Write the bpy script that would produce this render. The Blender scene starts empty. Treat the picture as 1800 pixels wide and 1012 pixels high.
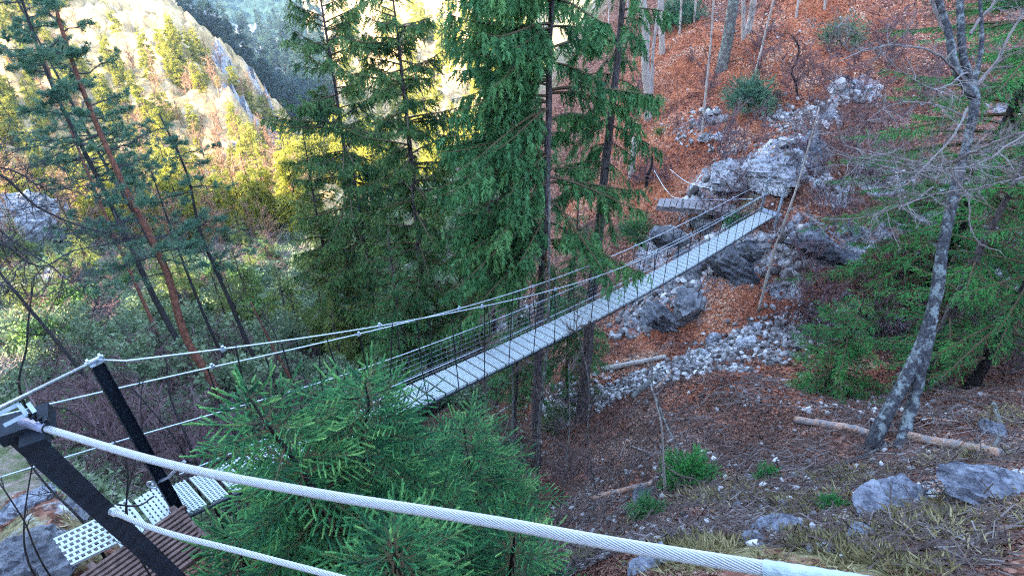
import bpy, math, numpy as np
from math import radians, sin, cos, tan, pi
rng = np.random.default_rng(7)
S = bpy.context.scene
C = S.collection
A = np.array

# ------------------------------------------------------------------ camera model
F = 1100.0; TH = 0.60405
def ray(u, v):
    U = 506 - v
    return A([u - 900.0, F*cos(TH) + U*sin(TH), -F*sin(TH) + U*cos(TH)])/F
def P(u, v, d):            # point at optical depth d (metres)
    return ray(u, v)*d
cam = bpy.data.cameras.new('camera'); cam.lens = 36*F/1800; cam.sensor_width = 36
cam.clip_start = .05; cam.clip_end = 4000
co = bpy.data.objects.new('camera', cam); C.objects.link(co); S.camera = co
co.rotation_euler = (pi/2 - TH, 0, 0)

# ------------------------------------------------------------------ noise
def _hash(ix, iy, iz, seed):
    h = (ix*374761393 + iy*668265263 + iz*2147483647 + seed*1274126177) & 0xFFFFFFFF
    h = ((h ^ (h >> 13))*1274126177) & 0xFFFFFFFF
    return ((h ^ (h >> 16)) & 0xFFFFFF)/float(0xFFFFFF)
def vnoise(p, seed=0):
    i = np.floor(p).astype(np.int64); f = p - i; f = f*f*(3-2*f)
    r = 0
    for a in (0, 1):
        for b in (0, 1):
            for c in (0, 1):
                w = (f[:, 0] if a else 1-f[:, 0])*(f[:, 1] if b else 1-f[:, 1])*(f[:, 2] if c else 1-f[:, 2])
                r = r + w*_hash(i[:, 0]+a, i[:, 1]+b, i[:, 2]+c, seed)
    return r
def fbm(p, oct=4, seed=0, gain=.5):
    a, s, t = 1., 0, 0
    for o in range(oct):
        s = s + a*vnoise(p*(2.03**o) + o*17.3, seed+o); t += a; a *= gain
    return s/t*2 - 1
def ridged(p, oct=4, seed=0):
    a, s, t = 1., 0, 0
    for o in range(oct):
        s = s + a*(1 - np.abs(2*vnoise(p*(2.1**o) + o*9.1, seed+o) - 1)); t += a; a *= .5
    return s/t

# ------------------------------------------------------------------ mesh making
def mk(name, V, faces, mats, parent=None, attr=None, smooth=False, midx=None, loc=None):
    """faces: list of int arrays (n,3) / (n,4)"""
    me = bpy.data.meshes.new(name)
    V = np.asarray(V, np.float32)
    faces = [np.asarray(f, np.int32) for f in faces if len(f)]
    nl = sum(f.size for f in faces); nf = sum(len(f) for f in faces)
    me.vertices.add(len(V)); me.loops.add(nl); me.polygons.add(nf)
    me.vertices.foreach_set('co', V.ravel())
    me.loops.foreach_set('vertex_index', np.concatenate([f.ravel() for f in faces]))
    tot = np.concatenate([np.full(len(f), f.shape[1], np.int32) for f in faces])
    st = np.concatenate([[0], np.cumsum(tot)[:-1]]).astype(np.int32)
    me.polygons.foreach_set('loop_start', st)
    me.polygons.foreach_set('loop_total', tot)
    if not isinstance(mats, (list, tuple)): mats = [mats]
    for m in mats: me.materials.append(m)
    if midx is not None: me.polygons.foreach_set('material_index', np.asarray(midx, np.int32))
    me.update(calc_edges=True)
    me.polygons.foreach_set('use_smooth', np.full(nf, smooth))
    if attr:
        for k, a in attr.items():
            me.attributes.new(k, 'FLOAT', 'POINT').data.foreach_set('value', np.asarray(a, np.float32))
    o = bpy.data.objects.new(name, me); C.objects.link(o)
    if parent is not None: o.parent = parent
    if loc is not None: o.location = loc
    return o
class MB:
    def __init__(s): s.V = []; s.F = []; s.A = []; s.n = 0
    def add(s, V, F, a=None):
        V = np.asarray(V, float).reshape(-1, 3)
        if not len(V): return s
        for f in (F if isinstance(F, list) else [F]): s.F.append(np.asarray(f) + s.n)
        s.V.append(V); s.n += len(V)
        s.A.append(np.zeros(len(V)) if a is None else np.broadcast_to(a, (len(V),)).astype(float))
        return s
    def build(s, name, mat, parent=None, smooth=False, off=None, loc=None):
        if not s.V: return None
        V = np.concatenate(s.V)
        if off is not None: V = V - A(off)
        q = [f for f in s.F if f.shape[1] == 4]; t = [f for f in s.F if f.shape[1] == 3]
        fs = ([np.concatenate(t)] if t else []) + ([np.concatenate(q)] if q else [])
        return mk(name, V, fs, mat, parent, {'v': np.concatenate(s.A)}, smooth, loc=loc)
def nrm(v):
    v = np.asarray(v, float); return v/np.maximum(np.linalg.norm(v, axis=-1, keepdims=True), 1e-9)
def frame(a):
    a = nrm(a); ref = np.where(np.abs(a[..., 2:3]) < .9, A([0, 0, 1.]), A([1., 0, 0]))
    x = nrm(np.cross(a, ref)); return x, np.cross(a, x)
def segs(mb, P0, P1, R0, R1, n=3, a=0.):
    P0 = np.asarray(P0, float).reshape(-1, 3); P1 = np.asarray(P1, float).reshape(-1, 3)
    if not len(P0): return
    N = len(P0); x, y = frame(P1-P0)
    th = np.arange(n)*2*pi/n
    ring = x[:, None]*np.cos(th)[None, :, None] + y[:, None]*np.sin(th)[None, :, None]
    R0 = np.broadcast_to(R0, (N,)); R1 = np.broadcast_to(R1, (N,))
    V = np.concatenate([P0[:, None]+ring*R0[:, None, None], P1[:, None]+ring*R1[:, None, None]], 1)
    j = np.arange(n); f = np.stack([j, (j+1) % n, (j+1) % n+n, j+n], 1)
    Fs = (np.arange(N)[:, None, None]*2*n + f[None]).reshape(-1, 4)
    mb.add(V, Fs, np.repeat(np.broadcast_to(a, (N,)), 2*n))
def tube(mb, pts, rad, n=8, caps=True, a=0., rough=0., seed=0, jag=None):
    pts = np.asarray(pts, float); m = len(pts); rad = np.broadcast_to(rad, (m,))
    t = np.gradient(pts, axis=0); t = nrm(t)
    x = frame(t[0])[0]; X = []
    for i in range(m):
        x = nrm(x - t[i]*np.dot(x, t[i])); X.append(x)
    X = A(X); Y = np.cross(t, X); th = np.arange(n)*2*pi/n
    ring = X[:, None]*np.cos(th)[None, :, None] + Y[:, None]*np.sin(th)[None, :, None]
    rr = rad[:, None]*np.ones(n)[None]
    if rough: rr = rr*(1+rough*(2*_hash(np.arange(m)[:, None]*np.ones(n, int), np.arange(n)[None]*np.ones((m, 1), int), 0, seed)-1))
    V = (pts[:, None]+ring*rr[..., None]).reshape(-1, 3)
    i = np.arange(m-1)[:, None]*n; j = np.arange(n)[None]
    f = np.stack([i+j, i+(j+1) % n, i+(j+1) % n+n, i+j+n], -1).reshape(-1, 4)
    Fs = [f]
    if caps:
        c0 = len(V); V = np.concatenate([V, [pts[0]], [pts[-1]]]); k = np.arange(n)
        Fs.append(np.stack([np.full(n, c0), (k+1) % n, k], 1))
        Fs.append(np.stack([np.full(n, c0+1), (m-1)*n+k, (m-1)*n+(k+1) % n], 1))
    mb.add(V, Fs, a)
def spline(pts, n):
    pts = np.asarray(pts, float); m = len(pts)
    d = np.concatenate([[0], np.cumsum(np.linalg.norm(np.diff(pts, axis=0), axis=1))]); d /= d[-1]
    tt = np.linspace(0, 1, n); g = np.gradient(pts, d, axis=0) if m > 2 else np.tile(pts[1]-pts[0], (2, 1))
    k = np.clip(np.searchsorted(d, tt, side='right')-1, 0, m-2); h = (d[k+1]-d[k]); s = ((tt-d[k])/h)[:, None]; h = h[:, None]
    return (2*s**3-3*s**2+1)*pts[k] + (s**3-2*s**2+s)*h*g[k] + (-2*s**3+3*s**2)*pts[k+1] + (s**3-s**2)*h*g[k+1]
def box(mb, c, ax, ay, az, a=0.):
    """box with centre c and half axis vectors"""
    c, ax, ay, az = map(lambda q: np.asarray(q, float), (c, ax, ay, az))
    V = [c+i*ax+j*ay+k*az for i in (-1, 1) for j in (-1, 1) for k in (-1, 1)]
    mb.add(V, np.array([[0, 1, 3, 2], [4, 6, 7, 5], [0, 4, 5, 1], [2, 3, 7, 6], [0, 2, 6, 4], [1, 5, 7, 3]]), a)
def place(mb, T, TF, o, ax, s, L, W=None, a=0.):
    """template T (x side, y along, z normal) at origins o, axis ax, side s, length L, width W"""
    o = np.asarray(o, float); N = len(o)
    if not N: return
    ax = nrm(ax); s = nrm(s - ax*np.sum(s*ax, -1, keepdims=True)); n = np.cross(ax, s)
    L = np.broadcast_to(L, (N,)); W = L if W is None else np.broadcast_to(W, (N,))
    V = o[:, None] + T[None, :, 0, None]*s[:, None]*W[:, None, None] + T[None, :, 1, None]*ax[:, None]*L[:, None, None] + T[None, :, 2, None]*n[:, None]*W[:, None, None]
    Fs = (np.arange(N)[:, None, None]*len(T) + TF[None]).reshape(-1, TF.shape[1])
    mb.add(V, Fs, np.repeat(np.broadcast_to(a, (N,)), len(T)))

# ------------------------------------------------------------------ tags
def tag(o, label=None, cat=None, group=None, kind=None):
    if label: o['label'] = label
    if cat: o['category'] = cat
    if group: o['group'] = group
    if kind: o['kind'] = kind
    return o
def empty(name, loc, label=None, cat=None, group=None):
    o = bpy.data.objects.new(name, None); C.objects.link(o); o.location = loc; o.empty_display_size = .2
    return tag(o, label, cat, group)
def copy_tree(o, loc, rz=0, sc=1., label=None):
    c = o.copy(); C.objects.link(c); c.location = loc; c.rotation_euler = (0, 0, rz)
    c.scale = (sc, sc, sc) if np.isscalar(sc) else sc
    if label: c['label'] = label
    for ch in list(o.children):
        d = ch.copy(); C.objects.link(d); d.parent = c
    return c

# ------------------------------------------------------------------ materials
class NT:
    def __init__(s, name):
        s.m = bpy.data.materials.new(name); s.m.use_nodes = True; s.t = s.m.node_tree; s.t.nodes.clear()
        s.b = s.n('ShaderNodeBsdfPrincipled'); s.o = s.n('ShaderNodeOutputMaterial'); s.l(s.b.outputs[0], s.o.inputs[0])
    def n(s, typ, **kw):
        x = s.t.nodes.new(typ)
        for k, v in kw.items():
            if k in x.inputs.keys() if isinstance(k, str) else False: x.inputs[k].default_value = v
            elif hasattr(x, k): setattr(x, k, v)
        return x
    def l(s, a, b): s.t.links.new(a, b)
    def coord(s): return s.n('ShaderNodeNewGeometry').outputs['Position']
    def obj(s): return s.n('ShaderNodeTexCoord').outputs['Object']
    def noise(s, vec, scale, detail=4, rough=.6, out=0):
        x = s.n('ShaderNodeTexNoise'); x.inputs['Scale'].default_value = scale; x.inputs['Detail'].default_value = detail
        x.inputs['Roughness'].default_value = rough
        if vec is not None: s.l(vec, x.inputs['Vector'])
        return x.outputs[out]
    def vor(s, vec, scale, out='Color', feature='F1'):
        x = s.n('ShaderNodeTexVoronoi'); x.feature = feature; x.inputs['Scale'].default_value = scale
        if vec is not None: s.l(vec, x.inputs['Vector'])
        return x.outputs[out]
    def ramp(s, fac, stops, interp='LINEAR'):
        r = s.n('ShaderNodeValToRGB'); r.color_ramp.interpolation = interp; e = r.color_ramp.elements
        while len(e) < len(stops): e.new(.5)
        for i, (p, c) in enumerate(stops): e[i].position = p; e[i].color = (*c, 1) if len(c) == 3 else c
        s.l(fac, r.inputs[0]); return r.outputs[0]
    def attr(s, name):
        x = s.n('ShaderNodeAttribute'); x.attribute_name = name; return x.outputs['Fac']
    def mix(s, f, a, b, mode='MIX'):
        x = s.n('ShaderNodeMix'); x.data_type = 'RGBA'; x.blend_type = mode
        for i, q in ((0, f), (6, a), (7, b)):
            if isinstance(q, (int, float)): x.inputs[i].default_value = q
            elif isinstance(q, tuple): x.inputs[i].default_value = (*q, 1)
            else: s.l(q, x.inputs[i])
        return x.outputs[2]
    def math(s, op, a, b=0., c=0., clamp=False):
        x = s.n('ShaderNodeMath'); x.operation = op; x.use_clamp = clamp
        for i, q in enumerate((a, b, c)):
            if isinstance(q, (int, float)): x.inputs[i].default_value = q
            else: s.l(q, x.inputs[i])
        return x.outputs[0]
    def bump(s, h, strength=.5, dist=.02):
        x = s.n('ShaderNodeBump'); x.inputs['Strength'].default_value = strength; x.inputs['Distance'].default_value = dist
        s.l(h, x.inputs['Height']); s.l(x.outputs[0], s.b.inputs['Normal'])
    def col(s, c):
        if isinstance(c, tuple): s.b.inputs['Base Color'].default_value = (*c, 1)
        else: s.l(c, s.b.inputs['Base Color'])
    def set(s, rough=.7, metal=0., spec=.3):
        s.b.inputs['Roughness'].default_value = rough; s.b.inputs['Metallic'].default_value = metal
        s.b.inputs['Specular IOR Level'].default_value = spec; return s.m

def foliage_mat(name, stops, rough=.6, clump=1.2, trans=.0):
    """leaf colour by twig (attribute v) and by clump"""
    n = NT(name)
    cl = n.noise(n.obj(), clump, 2, .5)
    f = n.math('ADD', n.math('MULTIPLY', n.attr('v'), .62), n.math('SUBTRACT', n.math('MULTIPLY', cl, .9), .26))
    n.col(n.ramp(f, stops)); n.set(rough, 0, .25)
    if trans:
        tr = n.n('ShaderNodeBsdfTranslucent'); mx = n.n('ShaderNodeMixShader'); mx.inputs[0].default_value = trans
        n.l(n.ramp(f, stops), tr.inputs[0]); n.l(n.b.outputs[0], mx.inputs[1]); n.l(tr.outputs[0], mx.inputs[2]); n.l(mx.outputs[0], n.o.inputs[0])
    return n.m
def bark_mat(name, c0, c1, c2=None, scale=8., stretch=.25, lichen=None):
    n = NT(name); mp = n.n('ShaderNodeMapping'); mp.inputs['Scale'].default_value = (1, 1, stretch)
    n.l(n.obj(), mp.inputs[0]); v = mp.outputs[0]
    a = n.noise(v, scale*3, 6, .7); c = n.ramp(a, [(.35, c0), (.62, c1)] + ([(.75, c2)] if c2 else []))
    if lichen:
        l = n.ramp(n.noise(n.obj(), scale*.6, 5, .7), [(.5, (0, 0, 0)), (.6, (1, 1, 1))]); c = n.mix(l, c, lichen)
    n.col(c); n.bump(n.vor(v, scale*3.2, 'Distance'), .8, .02); return n.set(.85, 0, .15)
def plain(name, c, rough=.6, metal=0., spec=.4, var=.15, scale=20.):
    n = NT(name); k = n.noise(n.obj(), scale, 5, .65)
    d = tuple(x*(1-var*2) for x in c); b = tuple(min(1, x*(1+var)) for x in c)
    n.col(n.ramp(k, [(.3, d), (.7, b)])); n.bump(k, .3, .004); return n.set(rough, metal, spec)

M = {}
M['spruce'] = foliage_mat('spruce_needles', [(.15, (0.023, 0.088, 0.032)), (.5, (0.065, 0.195, 0.064)), (.85, (0.161, 0.332, 0.100))], trans=.15)
M['spruce_light'] = foliage_mat('light_spruce_needles', [(.15, (0.055, 0.097, 0.022)), (.5, (0.155, 0.227, 0.050)), (.85, (0.328, 0.356, 0.088))], trans=.2)
M['spruce_mid'] = foliage_mat('mid_spruce_needles', [(.15, (.014, .050, .018)), (.5, (.065, .155, .045)), (.85, (.19, .28, .07))], trans=.15)
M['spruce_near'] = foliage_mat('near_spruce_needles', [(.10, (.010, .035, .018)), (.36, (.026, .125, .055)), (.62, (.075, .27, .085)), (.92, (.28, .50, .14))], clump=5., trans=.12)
M['fir'] = foliage_mat('fir_needles', [(.1, (0.017, 0.085, 0.025)), (.5, (0.044, 0.216, 0.051)), (.9, (0.122, 0.413, 0.079))], trans=.15)
M['pine'] = foliage_mat('pine_needles', [(.1, (0.038, 0.104, 0.068)), (.5, (0.095, 0.208, 0.128)), (.9, (0.228, 0.320, 0.153))], trans=.15)
M['far_conifer'] = foliage_mat('sunlit_conifer_needles', [(.1, (.10, .13, .02)), (.45, (.30, .30, .035)), (.9, (.60, .50, .07))], clump=.2, trans=.25)  # golden sunlight put into the needle colour of the far slopes
M['valley_conifer'] = foliage_mat('shaded_conifer_needles', [(.1, (.012, .035, .035)), (.5, (.025, .065, .055)), (.9, (.06, .11, .07))], clump=.2)  # conifers again, with valley shade and blue haze put into the needle colour
M['shrub'] = foliage_mat('shrub_leaves', [(.1, (0.046, 0.100, 0.028)), (.5, (0.117, 0.213, 0.055)), (.9, (0.260, 0.338, 0.088))], trans=.2)
M['shrub_grey'] = foliage_mat('grey_shrub_leaves', [(.1, (0.070, 0.108, 0.058)), (.5, (0.154, 0.216, 0.117)), (.9, (0.280, 0.324, 0.169))], trans=.2)
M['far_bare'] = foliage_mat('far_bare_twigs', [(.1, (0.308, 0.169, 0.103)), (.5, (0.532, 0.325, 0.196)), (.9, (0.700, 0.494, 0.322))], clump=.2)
M['bare_purple'] = foliage_mat('bare_twigs_purple', [(.1, (0.120, 0.069, 0.072)), (.5, (0.255, 0.150, 0.156)), (.9, (0.450, 0.288, 0.286))], clump=.5)
M['bark_dark'] = bark_mat('dark_bark', (.012, .011, .012), (.04, .034, .032))
M['bark_spruce'] = bark_mat('spruce_bark', (.04, .032, .033), (.16, .13, .13), (.30, .27, .27))
M['bark_pine'] = bark_mat('pine_bark', (.05, .022, .016), (.20, .075, .045), (.3, .14, .09), scale=6)
M['bark_beech'] = bark_mat('beech_bark', (.022, .022, .026), (.085, .085, .095), (.22, .22, .24), scale=9, lichen=(.22, .25, .25))
M['bark_pale'] = bark_mat('pale_bark', (.3, .25, .22), (.52, .45, .4), (.62, .56, .5), scale=5)
M['bark_lichen'] = bark_mat('lichen_bark', (.07, .065, .06), (.18, .17, .16), (.3, .3, .28), scale=9, lichen=(.26, .30, .25))
def log_mat():
    n = NT('debarked_wood'); mp = n.n('ShaderNodeMapping'); mp.inputs['Scale'].default_value = (.12, 1, 1); n.l(n.obj(), mp.inputs[0]); v = mp.outputs[0]
    a = n.noise(v, 22, 5, .7); c = n.ramp(a, [(.3, (.14, .075, .05)), (.45, (.34, .19, .13)), (.6, (.48, .33, .26))]); p_ = n.ramp(n.noise(n.obj(), 4, 4, .7), [(.48, (0, 0, 0)), (.56, (1, 1, 1))])
    n.col(n.mix(p_, c, (.22, .19, .19))); n.bump(a, .7, .01); return n.set(.85, 0, .15)
M['log'] = log_mat()
M['twig_pale'] = plain('pale_twig_bark', (.22, .18, .17), .8)
M['twig_dark'] = plain('dark_twig_bark', (.035, .028, .03), .8)
M['twig_brown'] = plain('brown_twig_bark', (.10, .065, .055), .8)
M['twig_spruce'] = plain('spruce_twig_bark', (.10, .065, .03), .8)
M['grate'] = plain('galvanised_grating', (.45, .49, .50), .5, .15, .5, .1, 40)
M['steel_black'] = plain('black_painted_steel', (.007, .012, .022), .6, .0, .25, .3, 25)
M['steel_edge'] = plain('bare_steel_edge', (.30, .36, .46), .5)
M['galv'] = plain('galvanised_steel', (.5, .55, .62), .35, .6, .5, .15, 30)
M['hanger'] = plain('dark_hanger_rope', (.012, .013, .016), .6)
M['wood_brown'] = plain('weathered_brown_wood', (.16, .10, .085), .8, 0, .2, .3, 12)
M['wood_grey'] = plain('weathered_grey_wood', (.24, .21, .21), .85, 0, .2, .3, 10)
def rope_mat():
    n = NT('wire_rope_strands'); n.col((.40, .40, .43)); return n.set(.42, .25, .5)
M['rope'] = rope_mat()
M['sleeve'] = plain('clear_sleeve', (.24, .25, .38), .3, .1, .5, .05)
M['tape'] = plain('pale_tape', (.34, .41, .45), .45, .0, .5, .12, 60)

def rock_nodes(n, v, warm=False):
    a = n.noise(v, 1.1, 5, .65); b = n.noise(v, 9., 4, .7)
    c = n.ramp(n.math('ADD', n.math('MULTIPLY', a, .6), n.math('MULTIPLY', b, .4)), [(.36, (.06, .055, .06)), (.45, (.22, .22, .25)), (.54, (.46, .46, .49)), (.66, (.70, .69, .69))])
    wv_ = n.n('ShaderNodeVectorMath'); wv_.operation = 'MULTIPLY_ADD'; n.l(n.noise(v, 2.2, 4, .7, 1), wv_.inputs[0]); wv_.inputs[1].default_value = (1.1, 1.1, 1.1); n.l(v, wv_.inputs[2])
    mpp = n.n('ShaderNodeMapping'); mpp.inputs['Rotation'].default_value = (.5, .35, 0); mpp.inputs['Scale'].default_value = (.6, .6, 2.1); n.l(wv_.outputs[0], mpp.inputs[0])
    crack = n.ramp(n.vor(mpp.outputs[0], 1.5, 'Distance', 'DISTANCE_TO_EDGE'), [(.0, (.18, .18, .2)), (.06, (1, 1, 1))])
    c = n.mix(.7, c, crack, 'MULTIPLY')
    moss = n.ramp(n.noise(v, 2.3, 5, .7), [(.56, (0, 0, 0)), (.66, (1, 1, 1))]); c = n.mix(n.math('MULTIPLY', moss, .7), c, (.13, .11, .045))
    return c, n.math('ADD', a, b)
def mat_rock(nm='limestone', tint=None):
    n = NT(nm); v = n.coord(); c, h = rock_nodes(n, v)
    if tint: c = n.mix(1., c, tint, 'MULTIPLY')
    n.col(c); n.bump(h, .9, .06); return n.set(.85, 0, .2)
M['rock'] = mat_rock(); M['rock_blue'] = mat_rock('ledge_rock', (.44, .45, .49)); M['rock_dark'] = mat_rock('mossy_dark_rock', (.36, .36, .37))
def mat_stone():
    n = NT('scree_stone'); v = n.attr('v')
    n.col(n.ramp(v, [(0, (.05, .042, .04)), (.5, (.24, .22, .22)), (1, (.62, .59, .58))])); return n.set(.85, 0, .2)
M['stone'] = mat_stone()
def mat_leaf(name, stops):
    n = NT(name); n.col(n.ramp(n.attr('v'), stops)); return n.set(.7, 0, .3)
M['leaf'] = mat_leaf('dead_beech_leaf', [(0, (.07, .018, .010)), (.4, (.34, .105, .055)), (.75, (.48, .19, .105)), (1, (.66, .46, .32))])
M['leaf_brown'] = mat_leaf('brown_litter', [(0, (.035, .014, .010)), (.5, (.19, .078, .05)), (1, (.46, .30, .23))])
M['grass'] = mat_leaf('dry_grass', [(0, (.07, .07, .022)), (.5, (.20, .16, .065)), (1, (.46, .37, .20))])
def mat_ground():
    n = NT('hillside_ground'); v = n.coord()
    sm = n.noise(v, 6., 4, .7)
    lv = n.n('ShaderNodeTexVoronoi'); lv.inputs['Scale'].default_value = 14.; n.l(v, lv.inputs['Vector'])
    sep = n.n('ShaderNodeSeparateColor'); n.l(lv.outputs['Color'], sep.inputs[0])
    lo_ = n.math('ADD', n.math('MULTIPLY', sep.outputs[0], .55), n.math('SUBTRACT', n.math('MULTIPLY', n.noise(v, 1.3, 4, .65), 1.1), .3)); leaf = n.ramp(lo_, [(0, (.12, .028, .014)), (.35, (.28, .075, .035)), (.75, (.42, .15, .07)), (.97, (.50, .32, .22))])
    brown = n.ramp(n.math('ADD', n.math('MULTIPLY', sep.outputs[1], .5), n.math('MULTIPLY', sm, .5)), [(.2, (.030, .014, .010)), (.5, (.16, .064, .042)), (.8, (.36, .18, .13))])
    grass = n.ramp(n.noise(v, 9., 4, .75), [(.3, (.07, .055, .03)), (.5, (.20, .165, .08)), (.7, (.38, .31, .18))])
    brush = n.ramp(n.noise(v, 1.6, 6, .78), [(.3, (.03, .045, .018)), (.44, (.12, .14, .06)), (.54, (.22, .17, .13)), (.7, (.42, .33, .29))])
    rock, rh = rock_nodes(n, v)
    lit = n.ramp(n.noise(v, .25, 6, .75), [(.3, (.16, .15, .05)), (.43, (.36, .25, .12)), (.53, (.52, .35, .17)), (.66, (.66, .52, .32))])  # far slope ground: warm sunlight put into its cream and gold tones
    val = n.ramp(n.noise(v, .2, 3, .7), [(.3, (.02, .05, .05)), (.7, (.05, .09, .07))])  # side valley ground: shade and bluish haze put into the colour
    def m(nm, w=.25, sc=None):
        q = n.math('ADD', n.attr(nm), n.math('MULTIPLY', n.math('SUBTRACT', sm if sc is None else sc, .5), 1.3))
        return n.ramp(q, [(.4, (0, 0, 0)), (.6, (1, 1, 1))])
    c = n.mix(m('leaf'), brown, leaf); c = n.mix(m('brush'), c, brush); c = n.mix(m('grass'), c, grass)
    st = n.vor(v, 7., 'Color'); sp = n.n('ShaderNodeSeparateColor'); n.l(st, sp.inputs[0])
    c = n.mix(m('scree'), c, n.ramp(sp.outputs[0], [(0, (.12, .08, .07)), (.5, (.36, .34, .36)), (1, (.6, .6, .64))]))
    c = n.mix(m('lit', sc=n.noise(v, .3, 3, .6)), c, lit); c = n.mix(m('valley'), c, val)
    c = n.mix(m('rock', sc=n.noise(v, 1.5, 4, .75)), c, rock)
    n.col(c); n.bump(n.math('ADD', n.math('ADD', sep.outputs[2], sm), rh), .8, .06); return n.set(.9, 0, .12)
M['ground'] = mat_ground()

# ------------------------------------------------------------------ terrain: one sheet in (azimuth, log distance)
ctl = []      # x,y,z
def cp(u, v, d): ctl.append(P(u, v, d*F))
for u, v, k in [(1100,1000,.0066),(1500,1000,.0056),(1780,980,.0056),(1780,820,.0076),(1500,850,.0086),(1200,850,.0107),(1530,790,.0104),(1300,700,.0137),
 (1700,700,.0122),(1000,900,.0127),(930,920,.0147),(1030,780,.0157),(1200,620,.0180),(1400,600,.0177),(1600,560,.0172),(1780,500,.0172),(1420,670,.0150),
 (1372,388,.0190),(1250,485,.0200),(1400,480,.0184),(1120,560,.0207),(1230,366,.0214),(1130,440,.0228),(1300,200,.0238),(1140,200,.0262),(1150,300,.0243),
 (1300,0,.0285),(1500,0,.0265),(1500,250,.0206),(1450,330,.0197),(1700,300,.0196),(1790,0,.0240),(1180,0,.033),(1050,100,.036),(1330,310,.0203),
 (1000,450,.0265),(850,500,.034),(820,570,.032),(900,650,.0225),(780,710,.0235),(700,700,.0255),(850,800,.0175),(700,950,.0133),(600,1000,.0103),
 (400,1000,.0086),(50,980,.0064),(100,890,.0072),(200,800,.0125),(400,780,.0150),(400,700,.0195),(50,700,.021),(300,600,.033),(600,600,.033),
 (600,500,.044),(750,450,.046),(300,500,.047),(50,550,.036),(50,430,.055),(300,400,.076),(500,400,.072),(700,350,.075),(450,300,.112),(200,250,.115),
 (50,100,.135),(300,0,.170),(430,180,.148),(250,100,.150),(350,60,.158),(-150,300,.09),(-150,700,.018),(-150,0,.14),(850,330,.085),(950,250,.085),(100,330,.10)]:
    cp(u, v, k)
def pc(azd, r, z): ctl.append(A([r*sin(radians(azd)), r*cos(radians(azd)), z]))
pc(-65,1.5,-3.6); pc(-30,1.5,-3.4); pc(0,1.5,-3.2); pc(30,1.5,-3.0); pc(65,1.5,-2.6); pc(-90,1.5,-3.2); pc(90,1.5,-2.)
pc(0,.8,-2.2); pc(50,.8,-2.0); pc(-50,.8,-2.4); pc(100,.8,-1.6); pc(-100,.8,-2.4); pc(-30,3.4,-6.6); pc(0,3.2,-6.8); pc(20,2.6,-5.2); pc(-48,3.5,-5.8)
pc(70,8,-5); pc(90,10,-3); pc(75,20,-6); pc(90,25,2); pc(60,40,4); pc(40,60,8); pc(20,80,10); pc(80,60,18); pc(12,70,-2); pc(-70,8,-8); pc(-90,10,-4); pc(-80,25,-12); pc(-75,80,-22)
pc(-100,60,-2); pc(100,60,25)
# valley behind the spur and the far slopes
for u, v, k in [(460,80,.42),(440,30,.48),(520,130,.36),(560,40,.40),(640,20,.42),(740,40,.30),(700,120,.27),(800,0,.30),(900,60,.24),(560,220,.27),(640,260,.20),(380,0,.55),(200,-60,.5),(600,-30,.6),(800,-40,.5),(1000,-20,.3),(1000,120,.17)]: cp(u, v, k)
pc(-20,1000,-60); pc(30,600,40); pc(-60,900,0); pc(70,500,80); pc(-90,500,40)
pc(-15.5,215,-100); pc(-18,190,-90)
ctl = A(ctl)
def pol(x, y): return np.arctan2(x, y)*1.6, np.log(np.maximum(np.hypot(x, y), .5))
cu, cv = pol(ctl[:, 0], ctl[:, 1]); cr = np.exp(cv); cw = ctl[:, 2]/(cr+2)
def tps(d2): return np.where(d2 > 1e-12, d2*np.log(np.maximum(d2, 1e-12))*.5, 0)
Kc = tps((cu[:, None]-cu)**2+(cv[:, None]-cv)**2); nC = len(cu)
Kc[np.arange(nC), np.arange(nC)] += .004
Pm = np.stack([np.ones(nC), cu, cv], 1)
sol = np.linalg.solve(np.block([[Kc, Pm], [Pm.T, np.zeros((3, 3))]]), np.concatenate([cw, np.zeros(3)]))
def base_h(x, y):
    s = np.shape(x); x = np.ravel(x); y = np.ravel(y); a, b = pol(x, y); out = np.empty(len(x))
    for i in range(0, len(x), 40000):
        q = slice(i, i+40000)
        out[q] = tps((a[q, None]-cu)**2+(b[q, None]-cv)**2)@sol[:nC] + sol[nC] + a[q]*sol[nC+1] + b[q]*sol[nC+2]
    return (out*(np.hypot(x, y)+2)).reshape(s)
NA, NR = 640, 860
AZ0, AZ1, L0, L1 = radians(-100), radians(100), math.log(.5), math.log(1500)
azs = np.linspace(AZ0, AZ1, NA); lrs = np.linspace(L0, L1, NR)
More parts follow.
